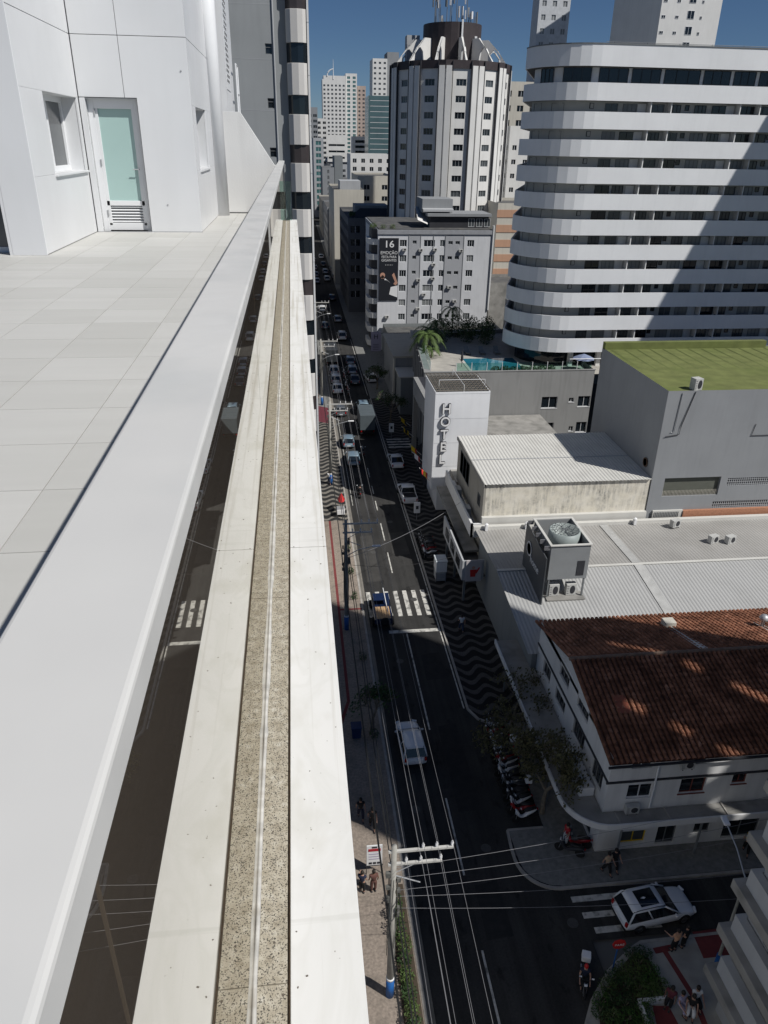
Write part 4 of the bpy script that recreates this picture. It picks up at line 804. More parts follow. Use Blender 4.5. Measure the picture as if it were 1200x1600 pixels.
# flags in front of the hotel
def flag(label, p, cols, tilt):
    f_ = thing('flag', label, 'flag', p, group='flags on the hotel front'); x,y,z = p
    MB().tube([(x,y,z),(x-1.6,y-0.2,z+1.5)],0.025,6).build('pole', white_m, f_)
    b = MB(); n = 8
    for k in range(n+1):
        u = k/n; b.v += [(x-1.5+0.2*math.sin(u*7)*0.4+u*0.3, y-0.2-u*1.3+0.1, z+1.45-0.75*u*tilt+0.1*math.sin(u*6)), (x-0.75+0.2*math.sin(u*7+1)*0.4+u*0.2, y-0.2-u*1.25+0.1, z+0.75-0.75*u*tilt+0.1*math.sin(u*6+0.6))]
    vs = b.v; b = MB()
    for k in range(n):
        A,B,C,D = (Vector(vs[2*k]),Vector(vs[2*k+1]),Vector(vs[2*k+3]),Vector(vs[2*k+2]))
        for j,(s0,s1) in enumerate(((0,0.27),(0.27,0.73),(0.73,1))): b.add([A.lerp(B,s0),A.lerp(B,s1),D.lerp(C,s1),D.lerp(C,s0)],[(0,1,2,3)],j)
    b.build('cloth', cols, f_)
fr_ = M('flag red',(0.45,0.02,0.02),0.7); fg = M('flag green',(0.02,0.2,0.05),0.7); fb = M('flag blue',(0.02,0.05,0.3),0.7)
flag('red and yellow flag nearest the stained annexe', (14.4,74.6,4.6), [fr_,yellow_m,fr_], 0.6)
flag('white and red flag second from the near end of the hotel front', (14.4,80,4.3), [white_m,white_m,fr_], 0.6)
flag('yellow flag with red stripe third along the hotel front', (14.4,82.5,4.3), [yellow_m,yellow_m,fr_], 0.6)
flag('yellow and black flag fourth along the hotel front', (14.4,89,4.2), [yellow_m,charcoal,yellow_m], 0.6)
flag('yellow and dark flag farthest along the hotel front', (14.6,93,4.2), [yellow_m,yellow_m,charcoal], 0.6)

# curved white tower
F = thing('curved_tower', 'white hotel tower with rounded corner and continuous balcony bands', 'building', (50,104,0))
def fpath(off=0.0, seg=9):
    r_ = 7.0-off; pts = [(35.5+off,121),(29.25+off,104)]
    pts += [(36.25-r_*math.cos(R(90*k/seg)), 104-r_*math.sin(R(90*k/seg))) for k in range(1,seg+1)]
    return pts+[(72,97+off)]
def band(path, path2, z0, z1):
    b = MB(); n = len(path)
    for k in range(n-1):
        p,q = path[k],path[k+1]; p2,q2 = path2[k],path2[k+1]
        b.poly([(*p,z0),(*q,z0),(*q,z1),(*p,z1)]); b.poly([(*p,z1),(*q,z1),(*q2,z1),(*p2,z1)]); b.poly([(*p2,z0),(*q2,z0),(*q2,z1),(*p2,z1)]); b.poly([(*p,z0),(*q,z0),(*q2,z0),(*p2,z0)])
    return b
P0,P1,PI_ = fpath(), fpath(0.18), fpath(1.25)
door_d = [win_mesh(1.9,2.6,0,0,2,charcoal,0.05), win_mesh(1.6,2.6,0,1,2,grey_metal,0.05), win_mesh(1.7,2.6,0,2,3,grey_metal,0.05), win_mesh(1.5,2.6,0,1,3,charcoal,0.05)]
smallw = win_mesh(0.55,0.6,0,0,1,charcoal,0.05); panelw = MB().box(0,1.05,-0.05,0,0,2.6).mesh('utility_door', white_wall); fin = MB().box(-0.06,0.06,-1.07,0,0,1.13).mesh('partition', white_wall)
for k in range(11):
    zb = 12.8+3.01*k; zt = zb+1.86
    band(P0,P1,zb,zt).build('balcony_band', band_white, F)
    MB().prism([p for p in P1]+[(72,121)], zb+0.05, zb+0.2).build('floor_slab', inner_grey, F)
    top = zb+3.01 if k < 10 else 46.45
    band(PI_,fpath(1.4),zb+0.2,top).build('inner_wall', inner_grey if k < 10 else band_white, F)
    if k < 10:
        x = 37.6; m = 0
        while x < 70:
            lay = [(0.25,door_d[random.randrange(4)]),(2.5,door_d[random.randrange(4)])]
            if m % 2 == 0: lay.append((4.3,panelw))
            for dx,me in lay: place('balcony_door' if me is not panelw else 'utility_door', me, F, (x+dx,98.19 if me is not panelw else 98.22,zb+0.2))
            if m % 2 == 1: place('window', smallw, F, (x+4.5,98.19,zb+2.2))
            place('partition', fin, F, (x+2.32 if m % 2 else x+5.6,98.26,zt+0.0)); x += 5.85 if m % 2 == 0 else 5.5; m += 1
        place('window', smallw, F, (35.9,98.22,zb+2.2))
        for a in (18,50): 
            r_ = 5.72; an = R(a); nx,ny = -math.cos(an),-math.sin(an); place('balcony_door', door_d[1], F, (36.25+nx*r_*1.0+ny*0.95*-1*-1, 104+ny*r_-nx*0.95*-1*-1*1.0, zb+0.2), rot_for((nx,ny)))
# glazed top storey and crown band
x = 36.6
for w_ in (3.6,3.6,4.5,3.4,2.8,3.6,4.2): place('glazing', win_mesh(w_,1.5,0,0,3,charcoal,0.05), F, (x,98.17,44.85)); x += w_+0.45
for a,w_ in ((30,2.0),(68,3.3)):
    an = R(a); nx,ny = -math.cos(an),-math.sin(an); place('glazing', win_mesh(w_,1.5,0,0,3,charcoal,0.03), F, (36.25+nx*5.85+ny*w_/2, 104+ny*5.85-nx*w_/2, 44.85), rot_for((nx,ny)))
band(P0,P1,46.42,48.6).build('crown_band', band_white, F)
MB().prism([p for p in P1]+[(72,121)], 46.4, 48.5).build('roof', roof_dark, F)
b = band(fpath(-0.06),P1,48.6,48.72); b.build('roof_edge', grey_metal, F)
b = MB()
for x in range(0,34,4): b.tube([(38+x,98.2,48.7),(38+x,98.2,49.0)],0.03)
b.tube([(37,98.2,48.95),(72,98.2,48.95)],0.03); b.build('roof_rail', grey_metal, F)
MB().prism([p for p in fpath(2.0)]+[(72,121)], 10.6, 12.8).build('ground_floor', gl_dark, F)
for x in (37.5,41.5,45.5,49.5): MB().box(x-0.3,x+0.3,98.0,98.6,10.6,12.8).build('column', off_white, F)

# ================================================================== lower right building with stepped balcony bands, and unseen towers, the slab blocks added to shape the light
t3 = thing('banded_building', 'grey building with stepped balcony bands at the lower right corner', 'building', (26,12,0))
MB().box(19.2,34,-12,19.8,0.1,20.5).build('wall', M('plain grey band wall',(0.36,0.37,0.38),0.8,0.08,0.4,streak=0.1), t3)  # even grey wall colour
for k in range(6):
    z = 3.0+3*k
    b = MB(); b.box(18.35,34,-12,20.4,z-0.55,z); b.build('balcony_band', concrete, t3, bevel=0.03)
    if k < 5:
        MB().box(18.75,19.15,-12,20.05,z+0.002,z+1.0).build('parapet', grey_light, t3); MB().box(19.15,34,19.85,20.05,z+0.002,z+1.0).build('parapet', grey_light, t3)
        for j in range(5): place('window', win_mesh(1.8,1.3,0,0,2,charcoal,0.04), t3, (19.16,18.6-j*3.2,z+1.15), rot_for((-1,0)))
        for j in range(4): place('window', win_mesh(1.8,1.3,0,0,2,charcoal,0.04), t3, (21.8+j*3.2,19.76+0.08,z+1.15), rot_for((0,1)))
def plain_tower(name, label, x0, x1, y0, y1, z, mat, faces, floor=3.0, ww=1.5, wh=1.3, bay=3.2, base=3.0, cols=None, joined=True, frame=white_frame, wstart=None, glass=gl_dark, cat='building', roofm=roof_dark):
    """rectangular tower; faces is a string of S (towards camera), W (street side), E, N"""
    t_ = thing(name, label, cat, ((x0+x1)/2,(y0+y1)/2,0)); wl = MB(); gm = MB()
    spec = {'S':((x0,y0),(1,0),(0,-1),x1-x0),'W':((x0,y0),(0,1),(-1,0),y1-y0),'E':((x1,y0),(0,1),(1,0),y1-y0),'N':((x0,y1),(1,0),(0,1),x1-x0)}
    for f_ in 'SWEN':
        p,u,n,w = spec[f_]; ops = []
        if f_ in faces:
            rows = int((z-base-0.6)/floor); nc = max(1,int(w/bay)) if cols is None or f_ != 'S' else cols
            ops = grid(w,z,nc,rows,ww,wh,0,w,base,base+rows*floor)
        facade(wl, (p[0],p[1],0), u, n, w, z, ops, 0.2)
        for a,b_,c_,d in ops:
            q = [Vector((p[0],p[1],0))+Vector((u[0],u[1],0))*s+Vector((0,0,h_))-Vector((n[0],n[1],0))*0.15 for s,h_ in ((a,b_),(c_,b_),(c_,d),(a,d))]; gm.poly(q)
            mid = [Vector((p[0],p[1],0))+Vector((u[0],u[1],0))*s+Vector((0,0,h_))-Vector((n[0],n[1],0))*0.12 for s,h_ in (((a+c_)/2-0.04,b_),((a+c_)/2+0.04,b_),((a+c_)/2+0.04,d),((a+c_)/2-0.04,d))]; gm.poly(mid,1)
    wl.build('wall', mat, t_)
    if gm.v: stuff(gm.build('windows', [glass,frame], t_))
    MB().box(x0+0.25,x1-0.25,y0+0.25,y1-0.25,z-0.9,z-0.6).build('roof', roofm, t_); return t_
def slab_pt(c, q): p = 0.7945*c; return (0.607*p+0.7945*q, 0.7945*p-0.607*q)
for k,(c0,c1) in enumerate(((34.6,46.55),(47.15,52.75),(53.3,59.4))):  # unseen blocks, slits between them shaped to throw light streaks on the roof
    sl_ = thing('shade_slab', '%s of the three unseen slab blocks added on the right to cast shade with light slits' % ('nearest','middle','farthest')[k], 'building', (*slab_pt((c0+c1)/2,42),0), group='added shade slabs')
    MB().prism([slab_pt(c0,34.7),slab_pt(c0,48.7),slab_pt(c1,48.7),slab_pt(c1,34.7)], 0, 92).build('wall', off_white, sl_)
    if k < 2:
        e_ = (47.15,53.3)[k]; z0 = 0
        for a_,b_ in (((40,42.5),(44.3,47.2),(48.8,50.6),(52.2,54),(92,92)),((40,42),(45.2,48.4),(50.4,52.2),(53.6,57),(92,92)))[k]:
            MB().prism([slab_pt(c1,34.75),slab_pt(c1,35.15),slab_pt(e_,35.15),slab_pt(e_,34.75)], z0, a_).build('slit_blocker', grey_light, sl_); z0 = b_  # blockers added across the slits to break the streaks into patches
t5 = thing('angled_tower', 'tall tower standing at an angle, out of the picture on the right', 'building', (87,80,0))
MB().prism([(75,84),(83.5,67.7),(100,76.3),(91.5,92.6)], 0, 66).build('wall', off_white, t5)
MB().prism([(75.4,84),(83.6,68.3),(99.4,76.4),(91.4,92)], 66.002, 66.3).build('roof', roof_dark, t5)
# ================================================================== left side: rounded balcony tower and the row beyond
Lt = thing('balcony_tower', 'grey sided tower with rounded white balconies beyond the terrace', 'building', (-4,64,0))
b = MB(); lo = [(17.3,z0-0.3,17.75,z0+0.3) for z0 in (43.45,40.3,37.3)]
facade(b, (-18.7,58,0), (1,0), (0,-1), 17.85, 62, lo, 0.12); b.poly([(-0.85,58,0),(-0.85,58.9,0),(-0.85,58.9,62),(-0.85,58,62)]); b.build('wall', tower_grey, Lt)
b = MB(); b.box(-0.85,0.0,58.5,80,0,62); b.box(-18.7,-0.86,58.3,80,0,61.9); b.build('recessed_wall', tower_grey, Lt)
add_windows(Lt, (-18.7,58,0), (1,0), (0,-1), lo, 0.12, 1, 1, grey_metal, glass=0)
MB().tube([(-0.83,57.95,20),(-0.83,57.95,62)],0.05,8).build('downpipe', grey_light, Lt)
for z in (45.9,42.85,39.85,36.85): MB().box(-18.7,-0.86,57.994,57.999,z,z+0.025).build('joint', grey_light, Lt)
def bal_ring(off=0.0):
    pts = [(0.0+off*0,58.5)]
    for k in range(11): a = R(180-90*k/10*1.0); pts.append((0.45+0.95*math.cos(a)*(1-off)+0.0, 58.5-0.75*math.sin(a)*(1-off)))
    pts = [(-0.02,58.6),(0.0+off,58.15+off),(0.3,57.86+off),(0.75,57.78+off),(1.1,57.85+off),(1.33,58.05)]
    return pts+[(1.36-off*0.2,70),(0,70)]
bt = M('white mosaic balcony',(0.62,0.6,0.57),0.7,0.05,0.6,0.05,60)
for k in range(20):
    zt = 39.67-3.02*(k-6)
    if zt < 2: break
    MB().prism(bal_ring(), zt-1.87, zt).build('balcony', bt, Lt, bevel=0.02)
    MB().prism(bal_ring(0.12), zt-3.021, zt-1.88).build('loggia_glazing', gl_dark if k % 3 else M('bronze glazing',(0.06,0.05,0.05),0.2), Lt)
MB().box(1.37,1.5,58.0,70,0,62).build('edge_pier', white_wall, Lt)
for z in range(3,60,3): MB().box(1.365,1.505,57.99,58.0,z,z+0.02).build('joint', grey_light, Lt)
MB().box(0.2,1.6,99,104,0,3.2).build('annexe', charcoal, Lt)
aw = thing('awning', 'maroon canvas awning over the left pavement', 'awning', (3,102,3))
b = MB(); b.add([(1.6,98.5,3.4),(4.2,98.5,2.8),(4.2,105.5,2.8),(1.6,105.5,3.4)],[(0,1,2,3)]); b.add([(4.2,98.5,2.8),(4.2,98.5,2.4),(4.2,105.5,2.4),(4.2,105.5,2.8)],[(0,1,2,3)]); b.build('canvas', maroon, aw)
for y in (98.6,102,105.4): MB().tube([(4.15,y,0.13),(4.15,y,2.6)],0.03).build('post', grey_metal, aw)
plain_tower('street_block', 'mid height block on the left beyond the balcony tower', -18, 1.2, 106, 150, 24, grey_light, 'SE')
plain_tower('street_block', 'lower grey block on the left farther up the street', -18, 1.0, 155, 240, 20, grey_mid, 'SE')

# ================================================================== banner building and round tower
G = thing('banner_building', 'grey apartment block carrying a tall black advertising banner', 'building', (27,160,0))
cols = [(4.3,1.35),(9.4,2.15),(12.15,1.3),(17.55,1.35)]; small = [(7.05,0.75)]; smal2 = [(14.0,0.85),(15.4,0.85)]
ops = []; ops2 = []; ops3 = []
for k in range(7):
    zc = 20.75-2.8*k
    for cx,w_ in cols: ops.append((cx-w_/2+0.6,zc-0.62,cx+w_/2+0.6,zc+0.62))
    for cx,w_ in small: ops2.append((cx-w_/2+0.05,zc-0.1,cx+w_/2+0.05,zc+0.5))
    for cx,w_ in smal2: ops3.append((cx-w_/2+0.15,zc-0.2,cx+w_/2+0.15,zc+0.4))
b = MB(); facade(b, (16.1,150,0), (1,0), (0,-1), 22.4, 23, ops+ops2+ops3, 0.15); b.poly([(16.1,150,0),(16.1,176,0),(16.1,176,23),(16.1,150,23)]); b.poly([(38.5,150,0),(38.5,176,0),(38.5,176,23),(38.5,150,23)]); b.build('wall', M('pale grey block render',(0.62,0.63,0.65),0.8,0.07,0.3,streak=0.15), G)
add_windows(G, (16.1,150,0), (1,0), (0,-1), ops, 0.15, 3, 0, white_frame, (0,0,1,1,2)); add_windows(G, (16.1,150,0), (1,0), (0,-1), ops2+ops3, 0.15, 2, 0, grey_metal, (0,1))
for x0,x1 in ((22.15,24.35),(29.3,32.85)):
    b = MB(); oo = [(o[0]+16.1-x0-0.02,o[1]-0.02,o[2]+16.1-x0+0.02,o[3]+0.02) for o in ops2+ops3 if x0 < o[0]+16.1 and o[2]+16.1 < x1]
    facade(b, (x0,149.97,0), (1,0), (0,-1), x1-x0, 22.4, oo, 0.025); b.build('grey_strip', M('mid grey strip',(0.38,0.39,0.41),0.8,0.07,0.3,streak=0.1), G)
for x in (22.1,24.4,26.9,29.25,32.9): MB().box(x-0.05,x+0.05,149.9,149.965,0,22.4).build('rib', grey_mid, G)
MB().box(16.0,38.6,149.8,176.1,22.4,23.15).build('cornice', M('mid grey cornice',(0.3,0.31,0.33),0.8), G); MB().box(16.3,38.4,150.2,175.8,23.16,23.3).build('roof', roof_dark, G)  # even grey, darker than the wall
MB().box(38.5,38.75,149.7,150.4,8,24).build('edge_pier', white_wall, G)
for k in range(8):
    z = 22.4-2.8*k
    pts = [(16.1,150.4)]+arc(16.1,152.2,1.8,268,182,6)+[(14.3,156),(16.1,156)]
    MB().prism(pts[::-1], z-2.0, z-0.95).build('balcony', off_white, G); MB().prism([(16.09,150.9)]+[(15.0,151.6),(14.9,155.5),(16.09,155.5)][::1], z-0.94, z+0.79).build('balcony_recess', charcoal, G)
bn = thing('advertising_banner', 'tall black banner with white lettering and a man pointing', 'banner', (18.2,149.85,15.9))
MB().box(16.35,20.1,149.82,149.88,10.0,21.7).build('sheet', print_black, bn)
for s_,z,sz,sx in (('16',20.55,1.75,1.15),('EMOÇÃO',19.0,0.82,0.95),('FEITA PARA',18.25,0.62,0.9),('GIGANTES',17.62,0.66,0.95),('• • • • •',16.75,0.5,1.0)):
    me = text_mesh(s_, sz, 0.005, white_m, sx, 0.02 if sz > 1 else 0.0); link('lettering', me, bn, (0.05,-0.045,z-15.9))
fg_ = MB(); fg_.lathe([(0.01,-0.012),(0.5,-0.01)],(17.05,149.81,14.85),14,'y',0); fg_.add([(16.8,149.812,14.2),(17.35,149.812,14.2),(17.3,149.812,14.6),(16.8,149.812,14.6)],[(0,1,2,3)],0); fg_.add([(18.9,149.812,14.9),(19.3,149.812,15.3),(20.05,149.812,13.4),(19.7,149.812,12.9),(19.2,149.812,13.2),(19.5,149.812,13.6)],[(0,1,2,3,4,5)],0)
fg_.add([(18.4,149.81,11.2),(20.05,149.81,10.6),(20.05,149.81,12.9),(18.7,149.81,12.6)],[(0,1,2,3)],1); fg_.lathe([(0.01,-0.016),(0.3,-0.014)],(17.05,149.81,14.55),12,'y',2); fg_.add([(17.5,149.813,14.3),(18.6,149.813,13.4),(17.9,149.813,13.9),(17.4,149.813,13.95)],[(0,1,2,3)],1)
fg_.build('portrait_print', [print_skin, white_m, hair_m], bn)
k = 0
for x,z in ((21.2,19.4),(24.4,19.3),(27.2,19.4),(32.3,19.2),(27.0,16.6),(24.1,13.7),(27.0,14.0),(25.3,10.9),(24.2,8.1),(18.0,6.6),(30.4,12.3),(31.6,9.6)):
    o = ac('condenser on the banner building, %s on its front' % ('top left beside the banner','top second from the banner','top third from the banner','top right of all','second row middle','third row left of middle','third row middle','fifth row under the wide window','sixth row left of middle','low down under the banner','fourth row in the grey strip','fifth row in the grey strip')[k], (x,149.7,z), 0, 'condensers on the banner building'); o.scale = (1.0,1.2,0.9); k += 1
ph = thing('rooftop_penthouse', 'flat roofed glazed penthouse on top of the banner building', 'penthouse', (31,156,23.3))
MB().box(26.5,38.2,153,160,23.3,25.4).build('wall', charcoal, ph); MB().box(26.0,38.7,152.4,160.5,25.4,25.9).build('roof_slab', grey_mid, ph)
for x in (34.2,35.8,37.4): place('window', win_mesh(1.2,1.5,0,1,2,white_frame,0.03), ph, (x,152.96,23.5))
MB().add([(25.2,153.2,26.6),(31.2,153.2,26.6),(31.2,162,27.7),(25.2,162,27.7),(25.2,153.2,26.2),(31.2,153.2,26.2)],[(0,1,2,3),(4,5,1,0)]).build('upper_roof', grey_light, ph); MB().box(25.2,31.2,154.5,162,25.9,28.4).build('upper_wall', grey_mid, ph); MB().add([(24,152,24.8),(26,152,24.0),(26.3,160,26),(24.6,160,26.8)],[(0,1,2,3)]).build('ramp_roof', off_white, ph)
for k,(x,y) in enumerate(((15.3,151.8),(15.6,154),(19,151),(17.2,151))): bush('%s plant on the roof corner of the banner building' % ('first','second','third','fourth')[k], (x,y,23.2), (0.7,0.6,0.5), 160, leaf_mid, 'roof plants on the banner building')

Rt = thing('round_tower', 'off white faceted round tower with dark crown and rooftop antennas', 'building', (35.3,185,0))
CX,CY,RR = 35.3,185.0,13.0; N = 12
fac = MB(); wops = []
ang = [2*math.pi*(k+0.5)/N for k in range(N+1)]
for k in range(N):
    a0,a1 = ang[k],ang[k+1]; p0 = Vector((CX+RR*math.cos(a0),CY+RR*math.sin(a0),0)); p1 = Vector((CX+RR*math.cos(a1),CY+RR*math.sin(a1),0)); u = (p1-p0); w_ = u.length; u.normalize(); n = Vector((math.cos((a0+a1)/2),math.sin((a0+a1)/2)))
    if n.y > 0.35: facade(fac, p0, u, n, w_, 51.8, [], 0.1); continue
    oo = [(w_/2-1.05,49.35-3.0*r_-0.62,w_/2+1.05,49.35-3.0*r_+0.62) for r_ in range(13)]
    facade(fac, p0, u, n, w_, 51.8, oo, 0.2)
    rz = rot_for((n.x,n.y))
    for (a,b_,c_,d) in oo: place('window', win_mesh(2.1,1.24,0,random.choice((0,0,1)),3,grey_light,0.18), Rt, p0+u*a+Vector((0,0,b_)), rz)
fac.build('wall', M('pale round tower render',(0.72,0.71,0.68),0.8,0.07,0.3,streak=0.1), Rt)
for k in range(N):
    a = ang[k]
    if math.sin(a) > 0.5: continue
    for s_,m_ in ((-1,off_white),(1,off_white)):
        t_ = a+s_*0.055; c_,si = math.cos(t_),math.sin(t_); b = MB(); b.obox((CX+(RR+0.05)*c_,CY+(RR+0.05)*si,26.2),(0.5,1.15,52.2),t_); b.build('pilaster', m_, Rt)
        t2 = a+s_*0.112; b = MB(); b.obox((CX+(RR+0.1)*math.cos(t2),CY+(RR+0.1)*math.sin(t2),26.6),(0.35,0.14,53.2),t2); b.build('dark_rib', charcoal, Rt)
def ngon(r_, off=0.5): return [(CX+r_*math.cos(2*math.pi*(k+off)/N),CY+r_*math.sin(2*math.pi*(k+off)/N)) for k in range(N)]
b = MB(); b.loft([[(*p,51.8) for p in ngon(RR+0.25)],[(*p,53.3) for p in ngon(RR+0.25)],[(*p,53.3) for p in ngon(RR-0.4)]],cap=True); b.build('crown_parapet', dark_brown, Rt)
b = MB(); b.lathe([(6.2,53),(6.2,60.6),(6.0,60.6),(6.0,60.2)],(CX,CY,0),28); b.build('drum', dark_brown, Rt)
for k in range(N):
    a = 2*math.pi*(k+0.15)/N; u = Vector((math.cos(a),math.sin(a),0)); v = Vector((-math.sin(a),math.cos(a),0)); C0 = Vector((CX,CY,0)); b = MB()
    uu = Vector((math.cos(a),math.sin(a),0)); vv = Vector((-math.sin(a),math.cos(a),0))*0.2
    q = [C0+uu*12.2+Vector((0,0,53.3)),C0+uu*11.0+Vector((0,0,53.3)),C0+uu*10.8+Vector((0,0,55.0)),C0+uu*10.2+Vector((0,0,55.8)),C0+uu*9.3+Vector((0,0,56.0)),C0+uu*8.6+Vector((0,0,55.3)),C0+uu*8.3+Vector((0,0,53.3)),C0+uu*6.2+Vector((0,0,53.3)),C0+uu*6.2+Vector((0,0,57.8)),C0+uu*8.0+Vector((0,0,57.8))]
    m_ = len(q); b.add([p+vv for p in q]+[p-vv for p in q],[tuple(range(m_)),tuple(range(m_,2*m_))[::-1]]+[(i,(i+1)%m_,(i+1)%m_+m_,i+m_) for i in range(m_)])
    b.build('crown_fin', off_white, Rt)
MB().box(CX-9.3,CX-6.5,CY+3,CY+6,53.3,59).build('stair_head', grey_light, Rt); MB().obox((CX+0.9,CY-6.3,58.4),(0.35,0.3,5.2)).build('white_duct', white_m, Rt); MB().obox((CX+4.1,CY-5.0,57.7),(0.5,0.4,1.1)).build('white_cabinet', white_m, Rt)
for k in range(15):
    a = 2*math.pi*k/15+0.2; r_ = random.uniform(2,5.9); x,y = CX+r_*math.cos(a),CY+r_*math.sin(a); hh = random.choice((3,4,5.5,7.5,9)) if k % 2 else random.uniform(2,5)
    an = thing('antenna_mast', '%s antenna mast of the cluster on the round tower drum, counted anticlockwise' % ('first','second','third','fourth','fifth','sixth','seventh','eighth','ninth','tenth','eleventh','twelfth','thirteenth','fourteenth','fifteenth')[k], 'antenna', (x,y,60.2), group='antennas on the round tower')
    MB().tube([(x,y,60.2),(x,y,60.5+hh)],0.09,6,0,0.05).build('mast', grey_metal, an)
    for j in range(random.randint(1,3)):
        t_ = a+j*2.1; MB().obox((x+0.45*math.cos(t_),y+0.45*math.sin(t_),60.3+hh*random.uniform(0.6,0.95)),(0.22,0.35,random.uniform(1.2,2.2)),t_).build('panel_antenna', random.choice((white_m,grey_light,grey_metal)), an)
    if k % 4 == 0:
        b = MB()
        for s_ in (-0.35,0.35): b.tube([(x+s_,y,60.2),(x+s_*0.4,y,60.3+hh*0.8)],0.05,5)
        b.build('brace', grey_metal, an)

# ================================================================== low roofs and blocks along the right side, far towers
lr = thing('beige_roof_shop', 'low shop with plain beige flat roof before the banner building', 'building', (18,121,0))
MB().box(15.3,20.4,114.9,130,0,7.9).build('wall', grey_mid, lr); MB().add([(14.9,114.6,8.0),(20.6,114.8,8.0),(20.8,130.3,8.0),(14.9,130.3,8.0),(14.9,114.6,7.7),(20.6,114.8,7.7)],[(0,1,2,3),(4,5,1,0)]).build('roof', M('beige roof sheet',(0.5,0.46,0.38),0.8,0.12,0.6,dirt=(0.36,0.33,0.28)), lr); MB().box(15.0,15.3,114.7,115.2,0,7.7).build('corner_post', cream, lr)
MB().box(15.5,18.4,109.5,114.8,0,6.0).build('front_block', grey_wall, lr); MB().box(15.2,18.4,109.4,114.85,6.0,6.2).build('front_roof', white_roof, lr)
plain_tower('street_block', 'low grey block between beige roofed shop and banner building', 17.2, 40, 131, 149.5, 5.5, grey_wall, '')
pg = thing('hanging_sign', 'lilac vertical shop sign projecting over the right pavement', 'sign', (14.3,135,5.4))
bd = MB().box(13.4,15.2,134.9,135.1,3.7,7.2).build('board', lilac, pg); link('lettering', text_mesh('H',1.2,0.01,charcoal), pg, (0,-0.12,0.9)); MB().box(15.2,17.2,134.95,135.05,6.8,6.95).build('bracket', grey_metal, pg)
for z in (4.0,4.3,4.6,4.9): MB().box(13.8,14.8,134.89,134.899,z,z+0.06).build('print_line', charcoal, bd)
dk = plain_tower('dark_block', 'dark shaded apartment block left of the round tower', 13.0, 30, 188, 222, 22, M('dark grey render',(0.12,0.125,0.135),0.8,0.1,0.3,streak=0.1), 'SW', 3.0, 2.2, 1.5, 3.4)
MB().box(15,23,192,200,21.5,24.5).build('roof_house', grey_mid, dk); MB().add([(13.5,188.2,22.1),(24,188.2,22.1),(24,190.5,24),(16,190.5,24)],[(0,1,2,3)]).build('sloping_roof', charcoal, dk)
for k,(x,y) in enumerate(((14,189),(15.2,190),(14.2,192))): bush('%s roof plant on the dark apartment block' % ('first','second','third')[k], (x,y,22), (0.8,0.8,0.7), 150, leaf_dark, 'roof plants on the dark block', 0.4)
bb = plain_tower('beige_block', 'plain beige block with blank sunlit wall up the street', 11.9, 20.5, 230, 262, 26, cream, '', wh=1.2)
MB().box(14,20,236,245,25.5,28).build('roof_house', grey_light, bb)
plain_tower('cream_block', 'cream block with few dark windows behind the beige block', 21.3, 33, 262, 290, 28.5, cream, 'S', 3.4, 1.8, 1.4, 4.2)
plain_tower('white_block', 'ten storey white block with vertical ribs left of the round tower', 23.9, 41, 330, 350, 34, off_white, 'S', 3.0, 1.5, 1.5, 3.0)
plain_tower('grey_block', 'narrow grey block with a single slot window line', 15.2, 21, 400, 425, 27, grey_mid, 'S', 2.6, 0.8, 1.5, 6)
plain_tower('grey_block', 'dark grey slab rising behind the narrow grey block', 21.2, 25.2, 400, 420, 32, grey_wall, '')
plain_tower('teal_block', 'teal glazed balcony block far up the street on the left', 12.5, 18, 450, 480, 40, grey_light, 'S', 3.0, 2.8, 1.9, 3, glass=gl_teal)
plain_tower('far_tower', 'grey tower just right of the rounded balconies on the skyline', 11, 17.5, 520, 540, 57, grey_mid, 'S', 3.0, 2.2, 1.5, 3.2)
plain_tower('far_tower', 'white slab in front of the grey skyline tower', 18, 25, 560, 580, 52, off_white, 'S', 3.0, 2.0, 1.5, 3.2)
wt = plain_tower('white_tower', 'tallest white skyline tower with arched crown and spire', 28, 47, 700, 720, 84, off_white, 'S', 3.0, 1.6, 1.4, 3.1)
MB().box(29,47,700,718,84,86.5).build('crown_block', off_white, wt)
b = MB(); b.tube([(37+5*math.cos(R(a)),700,86+5*math.sin(R(a))) for a in range(90,181,10)],0.5,6); b.tube([(37,700,84),(37,700,98)],0.45,6,0,0.1); b.build('spire', white_m, wt)
plain_tower('white_tower', 'white balcony tower joined to the right of the spired tower', 47.3, 56.5, 702, 722, 88.5, off_white, 'S', 3.0, 2.4, 1.8, 3.1, glass=gl_teal)
plain_tower('white_tower', 'red and cream tower end right of the spired tower', 57, 64, 705, 722, 80, M('pale brick render',(0.45,0.36,0.31),0.85), 'S', 3.0, 1.6, 1.4, 2.4)
plain_tower('white_block', 'white block with ribbon windows below the spired tower', 27.5, 44, 640, 655, 43, off_white, 'S', 4.4, 12.5, 1.4, 17)
plain_tower('white_block', 'stepped white block with dark ribbon bands beside the teal tower', 45, 62, 600, 615, 42, off_white, 'S', 3.4, 13, 1.7, 17)
plain_tower('teal_tower', 'teal glass tower left of the round tower', 49, 63, 520, 545, 64, teal_glass, 'S', 3.0, 12, 0.5, 14, glass=off_white)
plain_tower('far_tower', 'white and grey tower rising behind the teal glass tower', 56.3, 66, 570, 590, 88, off_white, 'S', 3.0, 1.5, 1.2, 2.6)
plain_tower('far_tower', 'plain grey shaft beside the white and grey far tower', 66.2, 74, 572, 590, 92, grey_mid, '')
plain_tower('cream_tower', 'cream tower seen between the round tower and the curved tower', 52.3, 62, 205, 225, 52, cream, 'S', 3.2, 1.6, 1.3, 3.2)
plain_tower('white_block', 'white block with a column of small windows right of the round tower', 50.5, 56, 188, 200, 42, off_white, 'SW', 3.0, 1.0, 1.0, 2.6)
